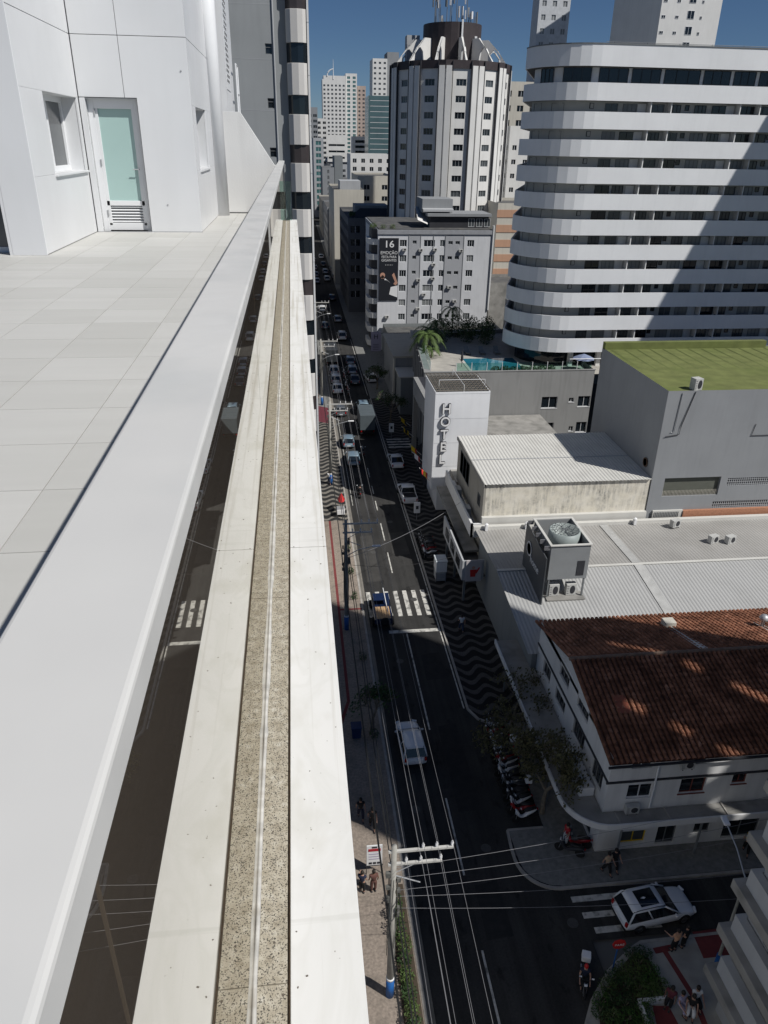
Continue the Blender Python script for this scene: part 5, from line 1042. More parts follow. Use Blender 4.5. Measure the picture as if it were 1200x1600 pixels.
ob = plain_tower('striped_block', 'cream and salmon striped block beside the curved tower', 43.3, 56, 166, 184, 27, cream, '')
for k in range(8): MB().box(43.2,56.1,165.9,165.99,3.2+3*k,4.7+3*k).build('salmon_band', ochre, ob)
plain_tower('low_block', 'dull cream low block beside the banner building', 39.3, 52, 152, 163, 13, concrete, '')
plain_tower('tall_tower', 'slim tall tower above the left end of the curved tower roof', 64.3, 72.5, 221, 227, 96, M('pale blue grey render',(0.58,0.6,0.62),0.7), 'S', 3.0, 1.1, 1.2, 2.1, glass=gl_pale)
tt = thing('tall_tower', 'broad white tower rising above the curved tower roof', 'building', (88,200,0))
MB().prism([(83.2,190),(97.3,190),(97.3,216),(77.6,204)], 0, 90).build('wall', off_white, tt)
for k in range(9):
    z = 58+3*k
    for x,w_ in ((83.6,0.9),(86.8,0.8),(89.6,1.6),(92.6,0.5)): place('window', win_mesh(w_,1.6 if w_ > 1 else 0.6,0,0,2,white_frame,0.02), tt, (x,189.97,z))
plain_tower('rear_block', 'grey rear block filling the gap behind the curved tower', 41, 80, 124, 146, 11, grey_mid, '')
random.seed(21)
k = 0
for x0,x1,y0,y1,z in ((-22,1,250,330,18),(-20,2,340,470,22),(12.5,22,290,325,17),(13,24,350,392,15),(26,60,300,325,20),(45,80,240,290,24),(24,60,430,470,20),(66,100,260,300,45),(70,110,380,420,60),(-25,3,500,640,30),(24,44,500,560,26),(66,90,640,700,50)):
    plain_tower('city_block', '%s filler block of the crowded far city' % ('first','second','third','fourth','fifth','sixth','seventh','eighth','ninth','tenth','eleventh','twelfth')[k], x0,x1,y0,y1,z, random.choice((grey_light,off_white,cream,grey_mid)), 'SW' if x0 > 3 else 'SE', 3.0, 1.6, 1.4, 3.2); k += 1

# ================================================================== vehicles
def wheel(root, x, y, r_, w_):
    s_ = 1 if x > 0 else -1
    ty = MB().lathe([(r_*0.6,-w_/2),(r_*0.95,-w_/2),(r_,-w_*0.3),(r_,w_*0.3),(r_*0.95,w_/2),(r_*0.6,w_/2)],(x,y,r_),16,'x').build('wheel', tyre_m, root, smooth=False)
    MB().lathe([(0.02,w_/2*s_*0.9),(r_*0.6,w_/2*s_*0.8),(r_*0.62,w_/2*s_)],(x,y,r_),12,'x').build('rim', rim_m, ty)
def car(label, loc, rz, paint_, L=4.2, Wd=1.76, H=1.5, kind='hatch', sunroof=False, group='cars in the street', name='car'):
    c = thing(name, label, 'car', (loc[0],loc[1],loc[2] if len(loc) > 2 else 0.004), rz, group, local=True); w = Wd/2; bz = H*0.62
    st = {'hatch':[(-.5,.80,.36,.58),(-.49,.92,.27,.78),(-.44,.98,.23,.95),(-.25,1,.2,1.0),(.1,1,.2,.98),(.24,1,.2,.95),(.38,.98,.2,.86),(.465,.9,.25,.72),(.495,.8,.32,.58)],
          'sedan':[(-.5,.80,.36,.62),(-.49,.9,.27,.86),(-.42,.97,.23,.95),(-.3,1,.2,1.0),(.1,1,.2,.98),(.2,1,.2,.95),(.36,.98,.2,.86),(.465,.9,.25,.72),(.495,.8,.32,.58)]}
    st['suv'] = st['hatch']; st['pickup'] = [(-.5,.94,.4,.9),(-.49,.97,.3,.98),(-.42,1,.26,1.0),(-.25,1,.26,1.0),(.1,1,.26,1.0),(.24,1,.26,.97),(.38,.98,.26,.92),(.465,.94,.3,.82),(.495,.86,.36,.66)]
    rings = []
    for yy,ww,zb,zt in st[kind]:
        W_ = w*ww; z0 = zb*(1.25 if kind in ('suv','pickup') else 1); z1 = zt*bz
        rings.append([(x*W_,yy*L,z) for x,z in ((-.8,z0),(-.97,z0+.1),(-1,(z0+z1)/2),(-.97,z1-.1),(-.86,z1),(-.4,z1+.03),(.4,z1+.03),(.86,z1),(.97,z1-.1),(1,(z0+z1)/2),(.97,z0+.1),(.8,z0))])
    MB().loft(rings).build('body', paint_, c, smooth=True, sub=1)
    if kind == 'hatch' or kind == 'suv': g_ = (-.47,-.40,.02,.23)
    elif kind == 'sedan': g_ = (-.36,-.2,.02,.22)
    else: g_ = (-.17,-.13,.06,.22)
    yb0,yt0,yt1,yb1 = [q*L for q in g_]; wb,wt_ = w*.93,w*.76; zb = bz-.04; zt = H-.04
    V = [(-wb,yb0,zb),(wb,yb0,zb),(wb,yb1,zb),(-wb,yb1,zb),(-wt_,yt0,zt),(wt_,yt0,zt),(wt_,yt1,zt),(-wt_,yt1,zt)]
    MB().add(V,[(0,1,5,4),(1,2,6,5),(2,3,7,6),(3,0,4,7),(4,5,6,7)]).build('windows', gl_dark, c)
    rf = MB(); n_ = 7; rr_ = []
    for k in range(n_):
        u = k/(n_-1); yy = yt0-.06+(yt1-yt0+.12)*u; wz = wt_*(.9 if k in (0,n_-1) else 1.03); zz = H-.03+.05*math.sin(math.pi*u); rr_.append([(-wz,yy,zz-.04),(-wz*.9,yy,zz),(0,yy,zz+.03),(wz*.9,yy,zz),(wz,yy,zz-.04),(0,yy,zz-.05)])
    roof_ = rf.loft(rr_).build('roof', paint_, c, smooth=True)
    if sunroof: MB().add([(-wt_*.72,yt0+.5,H+.045),(wt_*.72,yt0+.5,H+.045),(wt_*.72,yt1-.25,H+.05),(-wt_*.72,yt1-.25,H+.05)],[(0,1,2,3)]).build('sunroof', gl_dark, roof_)
    if sunroof or kind == 'suv':
        for s_ in (-1,1): MB().tube([(s_*wt_*.97,yt0+.1,H+.02),(s_*wt_*.97,yt0+.3,H+.07),(s_*wt_*.97,yt1-.3,H+.07),(s_*wt_*.97,yt1-.1,H+.03)],.02,5).build('roof_rail', black_metal, roof_)
    pl = MB()
    for s_ in (-1,1):
        pl.tube([(s_*wb,yb0,zb),(s_*wt_,yt0,zt)],.055,6); pl.tube([(s_*wb,yb1,zb),(s_*wt_,yt1,zt)],.045,6); ym = (yb0+yb1)/2-.1; pl.tube([(s_*wb*1.005,ym,zb),(s_*wt_*1.01,(yt0+yt1)/2-.1,zt)],.04,6)
        pl.tube([(s_*wt_,yt0,zt),(s_*wt_,yt1,zt)],.035,6)
    pl.build('pillars', paint_, c, smooth=True)
    for s_ in (-1,1):
        MB().obox((s_*w*.72,.478*L,bz*.66),(.34,.12,.15),s_*-.35).build('headlight', head_lamp, c, bevel=.02); MB().obox((s_*w*.8,-.487*L,bz*.8),(.16,.1,.3),s_*.25).build('tail_light', red_lamp, c, bevel=.02)
        MB().obox((s_*(w+.08),yb1-.32,bz+.05),(.2,.1,.13)).build('wing_mirror', paint_, c, bevel=.03)
        for yy in (-.31,.31): wheel(c, s_*(w-.1), yy*L, .31 if kind in ('hatch','sedan') else .36, .22)
    MB().box(-.25,.25,-.5*L-.012,-.5*L+.02,bz*.5,bz*.62).build('number_plate', white_m, c); MB().box(-w*.82,w*.82,-.5*L-.02,-.48*L,.3,.4).build('rear_bumper', black_metal, c, bevel=.02); MB().box(-w*.5,w*.5,.495*L-.05,.495*L+.012,bz*.42,bz*.56).build('grille', black_metal, c)
    if kind == 'pickup':
        MB().box(-w*.82,w*.82,-.475*L,-.185*L,bz+.025,bz+.035).build('bed', black_metal, c)
        for s_ in (-1,1): MB().box(s_*w*.86-.04,s_*w*.86+.04,-.48*L,-.18*L,bz-.05,bz+.12).build('bed_rail', paint_, c, bevel=.02)
        MB().box(-w*.86,w*.86,-.49*L,-.475*L,bz-.05,bz+.12).build('tailgate', paint_, c, bevel=.02)
    return c
car('white hatchback with long roof alone in the left lane under the wires', (6.85,38.9), R(2), car_white, 4.0, 1.7, 1.55, 'hatch', group='cars in the street')
car('white car with black glass sunroof turning across the side street crossing', (18.35,25.05), R(-97+14), car_white, 4.35, 1.82, 1.58, 'suv', True)
car('white pickup parked nearest the crossing on the right', (12.35,79.6), R(2), car_white, 5.1, 1.85, 1.72, 'pickup')
car('white sedan parked ahead of the white pickup on the right', (12.3,90.0), R(2), car_white, 4.4, 1.76, 1.46, 'sedan')
car('pale blue car in shade in the left lane', (6.75,91.2), R(0), car_blue, 4.1, 1.74, 1.55, 'hatch')
car('small grey blue car ahead of the pale blue car', (6.55,97.6), R(0), car_blue, 3.8, 1.66, 1.5, 'hatch')
car('dark teal car far up the left lane in the shade', (6.3,111), R(0), car_grey, 4.1, 1.74, 1.5, 'hatch')
car('white car at the tail of the queue in the left lane', (6.45,122.5), R(0), car_white, 4.2, 1.76, 1.48, 'sedan')
car('second white car from the tail of the queue', (6.45,128.3), R(0), car_white, 4.1, 1.74, 1.52, 'hatch')
car('white car directly behind the box truck in the queue', (6.45,134.0), R(0), car_white, 4.1, 1.74, 1.52, 'hatch')
car('dark grey car at the tail of the right lane queue', (9.8,127.5), R(0), car_grey, 4.2, 1.76, 1.5, 'sedan')
car('silver car second in the right lane queue', (9.8,134), R(0), car_silver, 4.2, 1.76, 1.5, 'hatch')
car('silver car third in the right lane queue', (9.9,140.5), R(0), car_silver, 4.2, 1.76, 1.5, 'hatch')
car('white car parked beside the right lane queue', (12.7,128.5), R(8), car_white, 4.0, 1.74, 1.5, 'hatch')
car('white van alone beyond the queue in the right lane', (9.6,160.2), R(0), car_white, 4.4, 1.8, 1.85, 'suv')
for k,(x,y,m_) in enumerate(((6.4,171,car_grey),(9.7,178,car_silver),(6.5,190,car_white),(9.7,205,car_grey),(6.5,232,car_white),(9.8,236,car_white),(6.6,244,car_silver),(9.8,250,car_white),(6.6,258,car_white),(9.8,266,car_grey),(6.6,276,car_white),(9.8,285,car_white),(12.4,240,car_silver),(12.4,255,car_white))):
    car('%s distant car up the street counted from the near end' % ('first','second','third','fourth','fifth','sixth','seventh','eighth','ninth','tenth','eleventh','twelfth','thirteenth','fourteenth')[k], (x,y), 0, m_, 4.2, 1.76, 1.5, 'hatch', group='distant cars')
def truck(label, loc, rz, cabm, boxm, L=6.5):
    c = thing('box_truck', label, 'truck', loc, rz, 'box trucks', local=True)
    b = MB(); b.box(-1.1,1.1,-L/2,L/2-1.9,.95,3.2); b.build('cargo_box', boxm, c, bevel=.04)
    for k in range(6): MB().box(-1.12,1.12,-L/2+.4+k*.7,-L/2+.44+k*.7,3.2,3.225).build('roof_rib', boxm, c)
    rings = [[(x*.98,y,z) for x,z in ((-1,.5),(-1,zt-.3),(-.8,zt),(.8,zt),(1,zt-.3),(1,.5))] for y,zt in ((L/2-1.8,2.35),(L/2-1.2,2.4),(L/2-.5,2.3),(L/2,1.45))]
    MB().loft(rings).build('cab', cabm, c, bevel=.05); MB().add([(-.8,L/2-.47,2.15),(.8,L/2-.47,2.15),(.85,L/2-.03,1.5),(-.85,L/2-.03,1.5)],[(0,1,2,3)]).build('windscreen', gl_dark, c)
    MB().box(-.5,.5,-L/2,L/2-1.8,.55,.94).build('chassis', black_metal, c); MB().box(-1.05,1.05,-L/2-.06,-L/2,.4,.6).build('rear_bumper', black_metal, c)
    for s_ in (-1,1):
        MB().box(s_*.9-.08,s_*.9+.08,-L/2-.02,-L/2,.7,.9).build('tail_light', red_lamp, c)
        for y in (-L/2+1.3,L/2-1.1): wheel(c, s_*.92, y, .42, .28)
    return c
truck('grey box truck in shade in the right lane', (9.6,104.0,0.004), 0, car_blue, M('grey truck box',(0.1,0.12,0.13),0.5,0.08), 6.8)
truck('beige box truck at the head of the left lane queue', (6.4,142,0.004), 0, car_white, M('beige truck box',(0.42,0.4,0.34),0.6,0.1), 8.0)
car('pale van just ahead of the grey box truck', (9.9,111.8), 0, car_blue, 4.6, 1.8, 1.9, 'suv')
jp = thing('open_jeep', 'dark open jeep carrying pale timber stopped at the crossing', 'jeep', (6.6,55.2,0.004), 0, local=True)
b = MB(); rings = [[(x*w_,y,z) for x,z in ((-1,.5),(-1,.95),(-.9,1.0),(.9,1.0),(1,.95),(1,.5))] for y,w_ in ((-2,.78),(-1.9,.8),(1.0,.8),(1.9,.72),(2.05,.66))]
b.loft(rings).build('body', car_navy, jp, bevel=.03); MB().box(-.72,.72,.0,1.15,1.62,1.7).build('canvas_top', car_navy, jp, bevel=.04); MB().box(-.72,.72,1.12,1.16,1.0,1.62).build('windscreen', gl_dark, jp)
for s_ in (-1,1):
    for y in (-1.85,.05,1.12): MB().tube([(s_*.72,y,1.0),(s_*.72,y,1.65)],.03).build('roll_bar', black_metal, jp)
    for y in (-1.35,1.35): wheel(jp, s_*.82, y, .4, .26)
    MB().tube([(s_*.72,-1.85,1.65),(s_*.72,.1,1.65)],.03).build('roll_bar', black_metal, jp); MB().lathe([(.02,.04),(.11,.03),(.12,0)],(s_*.5,2.06,.75),10,'y').build('headlight', head_lamp, jp)
MB().lathe([(.3,-.1),(.38,-.06),(.38,.06),(.3,.1)],(0.1,-2.12,.85),16,'y').build('spare_wheel', tyre_m, jp); MB().box(-.8,.8,-2.08,-2.0,.4,.55).build('rear_bumper', black_metal, jp)
for k in range(7): MB().box(-.62+k*.18,-.46+k*.18,-1.95,-.15,1.02,1.1).build('timber_plank', wood_m, jp)
MB().box(.3,.36,-1.95,1.9,1.72,1.76).build('long_batten', white_m, jp)

# ---- scooters and motorcycles
def scooter(label, loc, rz, col, box=None, group='scooters in the parking bay', name='scooter', lean=R(7)):
    c = thing(name, label, 'scooter', loc, rz, group, local=True); c.rotation_euler.y = lean
    for y in (-.62,.62):
        b = MB().lathe([(.16,-.04),(.26,-.05),(.29,0),(.26,.05),(.16,.04)],(0,y,.29),14,'x'); w_ = b.build('wheel', tyre_m, c); MB().lathe([(.02,.045),(.15,.04)],(0,y,.29),10,'x').build('rim', rim_m, w_)
    rings = [[(x*w_,y,z) for x,z in ((-1,z0),(-.9,z1),(.9,z1),(1,z0))] for y,w_,z0,z1 in ((-.85,.06,.62,.74),(-.6,.15,.5,.8),(-.2,.17,.34,.74),(0,.15,.3,.42),(.3,.15,.28,.4),(.42,.16,.34,.9),(.55,.12,.5,1.0),(.66,.04,.6,.85))]
    MB().loft(rings).build('body', col, c, smooth=True, sub=1)
    rings = [[(x*w_,y,z) for x,z in ((-1,z1-.08),(-.8,z1),(.8,z1),(1,z1-.08))] for y,w_,z1 in ((-.75,.08,.84),(-.5,.15,.87),(-.1,.15,.83),(.02,.08,.8))]
    MB().loft(rings).build('seat', black_metal, c, smooth=True)
    MB().tube([(-.34,.3,1.02),(-.15,.42,1.05),(.15,.42,1.05),(.34,.3,1.02)],.018,6).build('handlebar', black_metal, c)
    for s_ in (-1,1): MB().tube([(s_*.2,.42,1.05),(s_*.28,.42,1.22)],.008,4).build('mirror_stalk', black_metal, c); MB().obox((s_*.3,.42,1.25),(.13,.02,.09)).build('mirror', head_lamp, c)
    for s_ in (-1,1): MB().tube([(s_*.07,.62,.29),(s_*.07,.5,.95)],.02,5).build('fork', rim_m, c)
    MB().obox((0,.6,.92),(.16,.08,.12)).build('headlight', head_lamp, c, bevel=.02); MB().obox((0,-.86,.7),(.14,.05,.08)).build('tail_light', red_lamp, c); MB().tube([(.14,-.3,.32),(.16,-.8,.4)],.04,8).build('exhaust', rim_m, c)
    if box is not None: MB().box(-.22,.22,-1.0,-.58,.9,1.3).build('top_box', box, c, bevel=.04)
    return c
sc_cols = [white_m, M('scooter red',(0.3,0.01,0.015),0.35), car_white, charcoal, white_m, charcoal, M('scooter red',(0.3,0.01,0.015),0.35), car_white, white_m, charcoal, car_grey, charcoal, charcoal]
nth = ('first','second','third','fourth','fifth','sixth','seventh','eighth','ninth','tenth','eleventh','twelfth','thirteenth','fourteenth')
cn = {0:'white',1:'red',2:'white',3:'black',4:'white',5:'black',6:'red',7:'white',8:'white',9:'black',10:'grey',11:'black',12:'black'}
for k in range(16):
    scooter('%s scooter, %s from the far end of the parking bay' % (cn[k%13],(nth+('fifteenth','sixteenth'))[k]), (13.05+random.uniform(-.12,.12),40.0-k*0.535,0.01), R(90+random.uniform(-14,14)), sc_cols[k%13], white_m if k in (4,11) else None)
scooter('parked dark scooter under the bare tree on the corner', (15.0,29.2,0.135), R(60), charcoal, None, 'scooters on the corner')
scooter('parked dark red scooter beside the person on the corner', (15.6,29.6,0.135), R(75), sc_cols[1], None, 'scooters on the corner')
scooter('delivery scooter with white top box waiting on the main street', (13.2,21.7,0.006), R(160), charcoal, white_m, 'scooters on the road', lean=0)
scooter('motorcycle riding alone in the left lane', (6.8,80.5,0.006), R(0), charcoal, None, 'scooters on the road', 'motorcycle', 0)
scooter('motorcycle at the lane line near the grey truck', (8.3,93,0.006), R(0), charcoal, None, 'scooters on the road', 'motorcycle', 0)
for k in range(6): scooter('%s motorcycle filtering between the two queues of cars' % nth[k], (8.1+0.15*(k%2),119.5+k*2.6,0.006), R(random.uniform(-6,6)), (charcoal,sc_cols[1],white_m)[k%3], None, 'motorcycles between the queues', 'motorcycle', 0)
for k in range(6): scooter('%s scooter parked by the wave pavement near the stained annexe' % nth[k], (12.6,64.5+k*0.75,0.14), R(80+random.uniform(-8,8)), (charcoal,white_m,sc_cols[1],charcoal,car_grey,charcoal)[k], None, 'scooters by the annexe')

# ================================================================== people
def person(label, loc, rz, shirt, trousers, skin=skin_m, hair=hair_m, pose='stand', height=1.72, group=None, bag=None, cat='person'):
    p = thing('person', label, cat, loc, rz, group, local=True); s = height/1.75
    st = {'stand':(0.0,0.0,0.05,-0.05),'walk':(0.32,-0.3,0.28,-0.25),'reach':(0.05,0.0,0.5,0.1),'sit':(0.0,0.0,0.45,0.45)}[pose]
    zh = .95 if pose != 'sit' else .62
    def legs(sd,f):
        if pose == 'sit': return [(sd*.1,.02,zh),(sd*.14,.42,zh-.02),(sd*.14,.4,.2)]
        return [(sd*.1,0,zh),(sd*.11,f*.45+.03,.5),(sd*.11,f*.8 if f >= 0 else f,.08+(0.06 if f < 0 else 0))]
    L_,R_ = legs(-1,st[0]),legs(1,st[1])
    sh = zh+.5
    def arm(sd,f): return [(sd*.19,0,sh-.02),(sd*.26,f*.3-.03,sh-.28),(sd*.25,f*.8+.06,sh-.5+abs(f)*.25)]
    LA,RA = arm(-1,st[2]),arm(1,st[3])
    def skin_mesh(name, verts, edges, rad, mat, root=0, parent=p):
        me = bpy.data.meshes.new(name); bm = bmesh.new(); lay = bm.verts.layers.skin.verify(); vs = []
        for k,v in enumerate(verts):
            q = bm.verts.new((v[0]*s,v[1]*s,v[2]*s)); r_ = rad[k]*s; q[lay].radius = (r_,r_); q[lay].use_root = (k == root); vs.append(q)
        for a,b_ in edges: bm.edges.new((vs[a],vs[b_]))
        bm.to_mesh(me); bm.free(); me.materials.append(mat); o = link(name, me, parent); m1 = o.modifiers.new('skin','SKIN'); m1.use_smooth_shade = True; m2 = o.modifiers.new('subdivision','SUBSURF'); m2.levels = 1; m2.render_levels = 1; return o
    V = [(0,0,zh),(0,0,zh+.25),(0,0,sh-.05),(0,.01,sh+.08),(0,.02,sh+.2),(0,.02,sh+.3)]; E_ = [(0,1),(1,2),(2,3),(3,4),(4,5)]; Rd = [.11,.1,.11,.055,.095,.075]
    for ch,r_ in ((L_,(.085,.06,.04)),(R_,(.085,.06,.04))):
        i = len(V); V += ch; E_ += [(0,i),(i,i+1),(i+1,i+2)]; Rd += r_; f_ = ch[2]; V.append((f_[0],f_[1]+.16,f_[2]-.03)); E_.append((i+2,i+3)); Rd.append(.035)
    for ch in (LA,RA):
        i = len(V); V += ch; E_ += [(2,i),(i,i+1),(i+1,i+2)]; Rd += (.055,.042,.03); h_ = Vector(ch[2]); d = (Vector(ch[2])-Vector(ch[1])).normalized(); V.append(tuple(h_+d*.07)); E_.append((i+2,i+3)); Rd.append(.028)
        for q_ in range(4): V.append(tuple(h_+d*(.15+.012*(1.5-abs(q_-1.5)))+Vector(((q_-1.5)*.018,.02,0)))); E_.append((i+3,len(V)-1)); Rd.append(.009)
        V.append(tuple(h_+d*.07+Vector((.0,.06,-.03)))); E_.append((i+2,len(V)-1)); Rd.append(.01)
    skin_mesh('body', V, E_, Rd, skin)
    TV = [(0,0,zh-.02),(0,0,zh+.25),(0,0,sh-.03)]; TE = [(0,1),(1,2)]; TR = [.17,.165,.165]
    for ch in (LA,RA): i = len(TV); m_ = (Vector(ch[0])+Vector(ch[1]))/2; TV += [ch[0],tuple(m_)]; TE += [(2,i),(i,i+1)]; TR += [.095,.085]
    skin_mesh('shirt', TV, TE, TR, shirt)
    QV = [(0,0,zh+.06),(0,0,zh)]; QE = [(0,1)]; QR = [.15,.15]
    for ch in (L_,R_): i = len(QV); QV += ch[:2]+[tuple(Vector(ch[1]).lerp(Vector(ch[2]),.75))]; QE += [(1,i),(i,i+1),(i+1,i+2)]; QR += [.125,.1,.08]
    skin_mesh('trousers', QV, QE, QR, trousers)
    MB().lathe([(.02,.135),(.07,.12),(.1,.06),(.108,0),(.1,-.06),(.085,-.09)],(0,-.005,sh*1.0+.24),12).build('hair', hair, p, smooth=True).scale = (s,s*1.05,s)
    f = MB(); f.lathe([(.004,.0),(.016,.01)],(0,.115,sh+.22),6,'y')
    for x in (-.035,.035): f.lathe([(.012,.1),(.004,.112)],(x,0,sh+.25),6,'y')
    f.box(-.025,.025,.1,.108,sh+.165,sh+.175); f.build('face', hair, p).scale = (s,s,s)
    for ch in (L_,R_): MB().obox((ch[2][0]*s,(ch[2][1]+.06)*s,max(.045,(ch[2][2]-.04)*s)),(.09,.26,.08)).build('shoe', charcoal, p, bevel=.02)
    if bag is not None: MB().box(-.15,.15,-.3,-.16,sh*s-.48,sh*s-.05).build('backpack', bag, p, bevel=.04)
    return p
navy = M('navy cloth',(0.015,0.02,0.045),0.85,0.1); blackc = M('black cloth',(0.012,0.012,0.013),0.85,0.1); jean = M('denim',(0.04,0.06,0.11),0.85,0.1); brownc = M('brown cloth',(0.11,0.05,0.04),0.85,0.1); whitec = M('white cloth',(0.7,0.7,0.68),0.85,0.06); peach = M('peach cloth',(0.6,0.33,0.2),0.85,0.06); redc = M('red cloth',(0.4,0.02,0.03),0.85,0.06); printc = M('lilac print cloth',(0.4,0.36,0.5),0.85,0.5,25)
ZP = 0.135
person('person in black walking down the shaded left pavement', (2.85,33.0,ZP), R(185), blackc, navy, pose='walk')
person('second person in dark clothes walking a step ahead on the left pavement', (3.5,32.2,ZP), R(180), blackc, blackc, pose='walk')
person('person in brown shirt standing by the street sign board', (3.15,27.9,ZP), R(10), brownc, brownc, skin_d)
person('person in navy standing left of the one in brown by the sign board', (2.5,27.9,ZP), R(-20), navy, blackc, pose='reach')
person('person in peach top with hands full at the side street kerb', (18.5,22.85,ZP), R(20), peach, blackc, pose='reach')
person('person in black beside the one in peach top', (19.1,23.0,ZP), R(30), blackc, blackc, pose='stand')
person('person in lilac print clothes sitting at the lower right edge', (17.4,20.0,ZP), R(200), printc, printc, pose='sit')
person('person in white shirt and black trousers sitting next to the lilac print', (18.25,20.15,ZP), R(170), whitec, blackc, pose='sit')
person('person with dark hair and black top in the same sitting group', (17.85,19.8,ZP), R(150), blackc, whitec, pose='sit')
person('person with long dark hair at the planting bed corner', (16.85,20.1,ZP), R(140), M('dark red cloth',(0.1,0.02,0.03),0.85), blackc, skin_d)
person('pedestrian in pale top stepping off the far corner', (16.7,27.7,ZP), R(200), M('tan cloth',(0.45,0.33,0.22),0.85), blackc, pose='walk')
person('pedestrian in black right behind the pale top at the corner', (17.2,27.9,ZP), R(190), blackc, blackc, pose='walk')
person('person in red and white by the corner scooters', (15.0,29.9,ZP), R(100), redc, whitec)
person('person in grey with a yellow bag on the far side street pavement', (25.6,28.2,ZP), R(150), M('grey cloth',(0.3,0.3,0.32),0.85), blackc, pose='walk', bag=yellow_m)
person('rider in dark jacket and red cap on the delivery scooter', (13.18,21.75,0.12), R(160), navy, blackc, hair=red_m, pose='sit')
person('rider of the lone motorcycle in the left lane', (6.8,80.3,0.12), 0, blackc, blackc, pose='sit')
person('pedestrian in pale clothes on the wave pavement near the kiosk', (13.2,52.0,ZP), R(0), whitec, jean, pose='walk')
person('pedestrian in pale clothes farther along the wave pavement', (12.8,61.5,ZP), R(0), whitec, navy, pose='walk')
person('pedestrian on the left wave pavement near the parking stand', (3.3,84,ZP), R(180), whitec, jean, pose='walk')
for k,(x,y) in enumerate(((3.0,116),(3.8,121),(3.3,126),(3.9,131))): person('%s person in the row waiting on the left pavement beside the queue' % nth[k], (x,y,ZP), R(90), (blackc,whitec,redc,navy)[k], blackc, group='people on the far left pavement')

# ================================================================== poles, wires, lamps
def ins(b, x, y, z): b.lathe([(.02,0),(.02,.1),(.07,.12),(.05,.17),(.07,.2),(.05,.25),(.03,.32)],(x,y,z),8)
def power_pole(label, x, y, blue=True, lamp=False, h_=10.75):
    p = thing('power_pole', label, 'utility pole', (x,y,0.1), group='utility poles on the left pavement')
    MB().tube([(x,y,0.1),(x,y,h_)],.19,12,0,.12).build('shaft', M('concrete pole',(0.33,0.32,0.29),0.9,0.15,3), p, smooth=True)
    if blue: MB().tube([(x,y,.12),(x,y,1.45)],.205,12).build('blue_band', blue_paint, p, smooth=True); MB().tube([(x,y,1.45),(x,y,1.6)],.207,12).build('white_band', white_m, p, smooth=True)
    for z,x1 in ((10.35,2.62),(9.55,2.15)):
        arm = MB().box(x-.25,x+x1,y-.06,y+.06,z,z+.11).build('crossarm', M('concrete crossarm',(0.5,0.49,0.46),0.8,0.1), p); b = MB()
        for dx in ((x1-1.35,x1-.75,x1-.06) if z > 10 else (.55,1.2,x1-.06)): ins(b, x+dx, y, z+.11)
        b.build('insulators', white_m, arm)
    b = MB(); b.tube([(x,y,9.0),(x+1.0,y,9.55)],.025); b.tube([(x,y,8.9),(x+1.2,y-.1,8.4)],.03); b.build('brace', steel, p)
    eq = MB()
    for k in range(9): z = 6.2+k*.35; eq.obox((x+random.choice((-.24,.24)),y+random.uniform(-.2,.2),z),(random.uniform(.1,.22),.16,random.uniform(.12,.3)))
    for k in range(8): a = random.uniform(0,6.28); eq.tube([(x+.21*math.cos(a),y+.21*math.sin(a),2.5+random.uniform(0,2)),(x+.24*math.cos(a+.6),y+.24*math.sin(a+.6),6),(x+.2*math.cos(a+1),y+.2*math.sin(a+1),8.8)],.02,4)
    eq.build('fittings', M('dull fittings',(0.12,0.12,0.11),0.7,0.4,6), p)
    if lamp:
        b = MB(); b.tube([(x,y,7.4),(x+1.0,y-.05,8.0),(x+2.2,y-.1,8.3)],.035); b.build('lamp_arm', steel, p); MB().obox((x+2.5,y-.1,8.32),(.7,.25,.12),0).build('lamp_head', white_m, p, bevel=.04)
    return p
PY = [(3.38,22.16),(3.35,53.3),(3.5,84),(3.6,115),(3.7,146)]
power_pole('nearest pole with blue painted foot on the left pavement', *PY[0]); power_pole('second pole, beside the jeep and crossing', *PY[1], lamp=True); power_pole('third pole, where the wave pavement begins', *PY[2], lamp=True); power_pole('fourth pole, by the maroon awning', *PY[3], True, True); power_pole('farthest pole on the left pavement', *PY[4], False, True)
wm = M('pale aluminium cable',(0.2,0.2,0.21),0.5,0.05); wk = M('black cable',(0.02,0.02,0.02),0.6,0.05)
def wire(label, p, q, sag, r_=.009, mat=wm, grp='overhead wires along the street', n=10):
    p,q = Vector(p),Vector(q); pts = [p.lerp(q,k/n)-Vector((0,0,sag*4*(k/n)*(1-k/n))) for k in range(n+1)]
    return tag(MB().tube(pts, r_, 5).build('overhead_wire', mat), label, 'wire', grp)
QY = [(3.3,-9)]+PY
for s_ in range(len(QY)-1):
    (xa,ya),(xb,yb) = QY[s_],QY[s_+1]; sp = ('nearest','second','third','fourth','farthest')[s_]
    for j,(dx,z) in enumerate(((1.27,10.78),(1.87,10.78),(2.56,10.78),(.55,9.98),(1.2,9.98),(2.09,9.98))): wire('%s wire from the pavement in the %s span' % (('upper left','upper middle','upper right','lower left','lower middle','lower right')[j],sp), (xa+dx,ya,z),(xb+dx,yb,z),.35)
    for j,(dx,z) in enumerate(((-.25,6.8),(.25,6.4),(.3,7.4),(-.2,5.9))): wire('%s black telephone cable in the %s span' % (('inner upper','outer middle','outer upper','inner lower')[j],sp), (xa+dx,ya,z),(xb+dx,yb,z),.3,.03,wk,'telephone cables')
    wire('pale kerbside cable in the %s span' % sp, (xa+1.75,ya,6.6),(xb+1.75,yb,6.6),.3,.012,wm,'telephone cables')
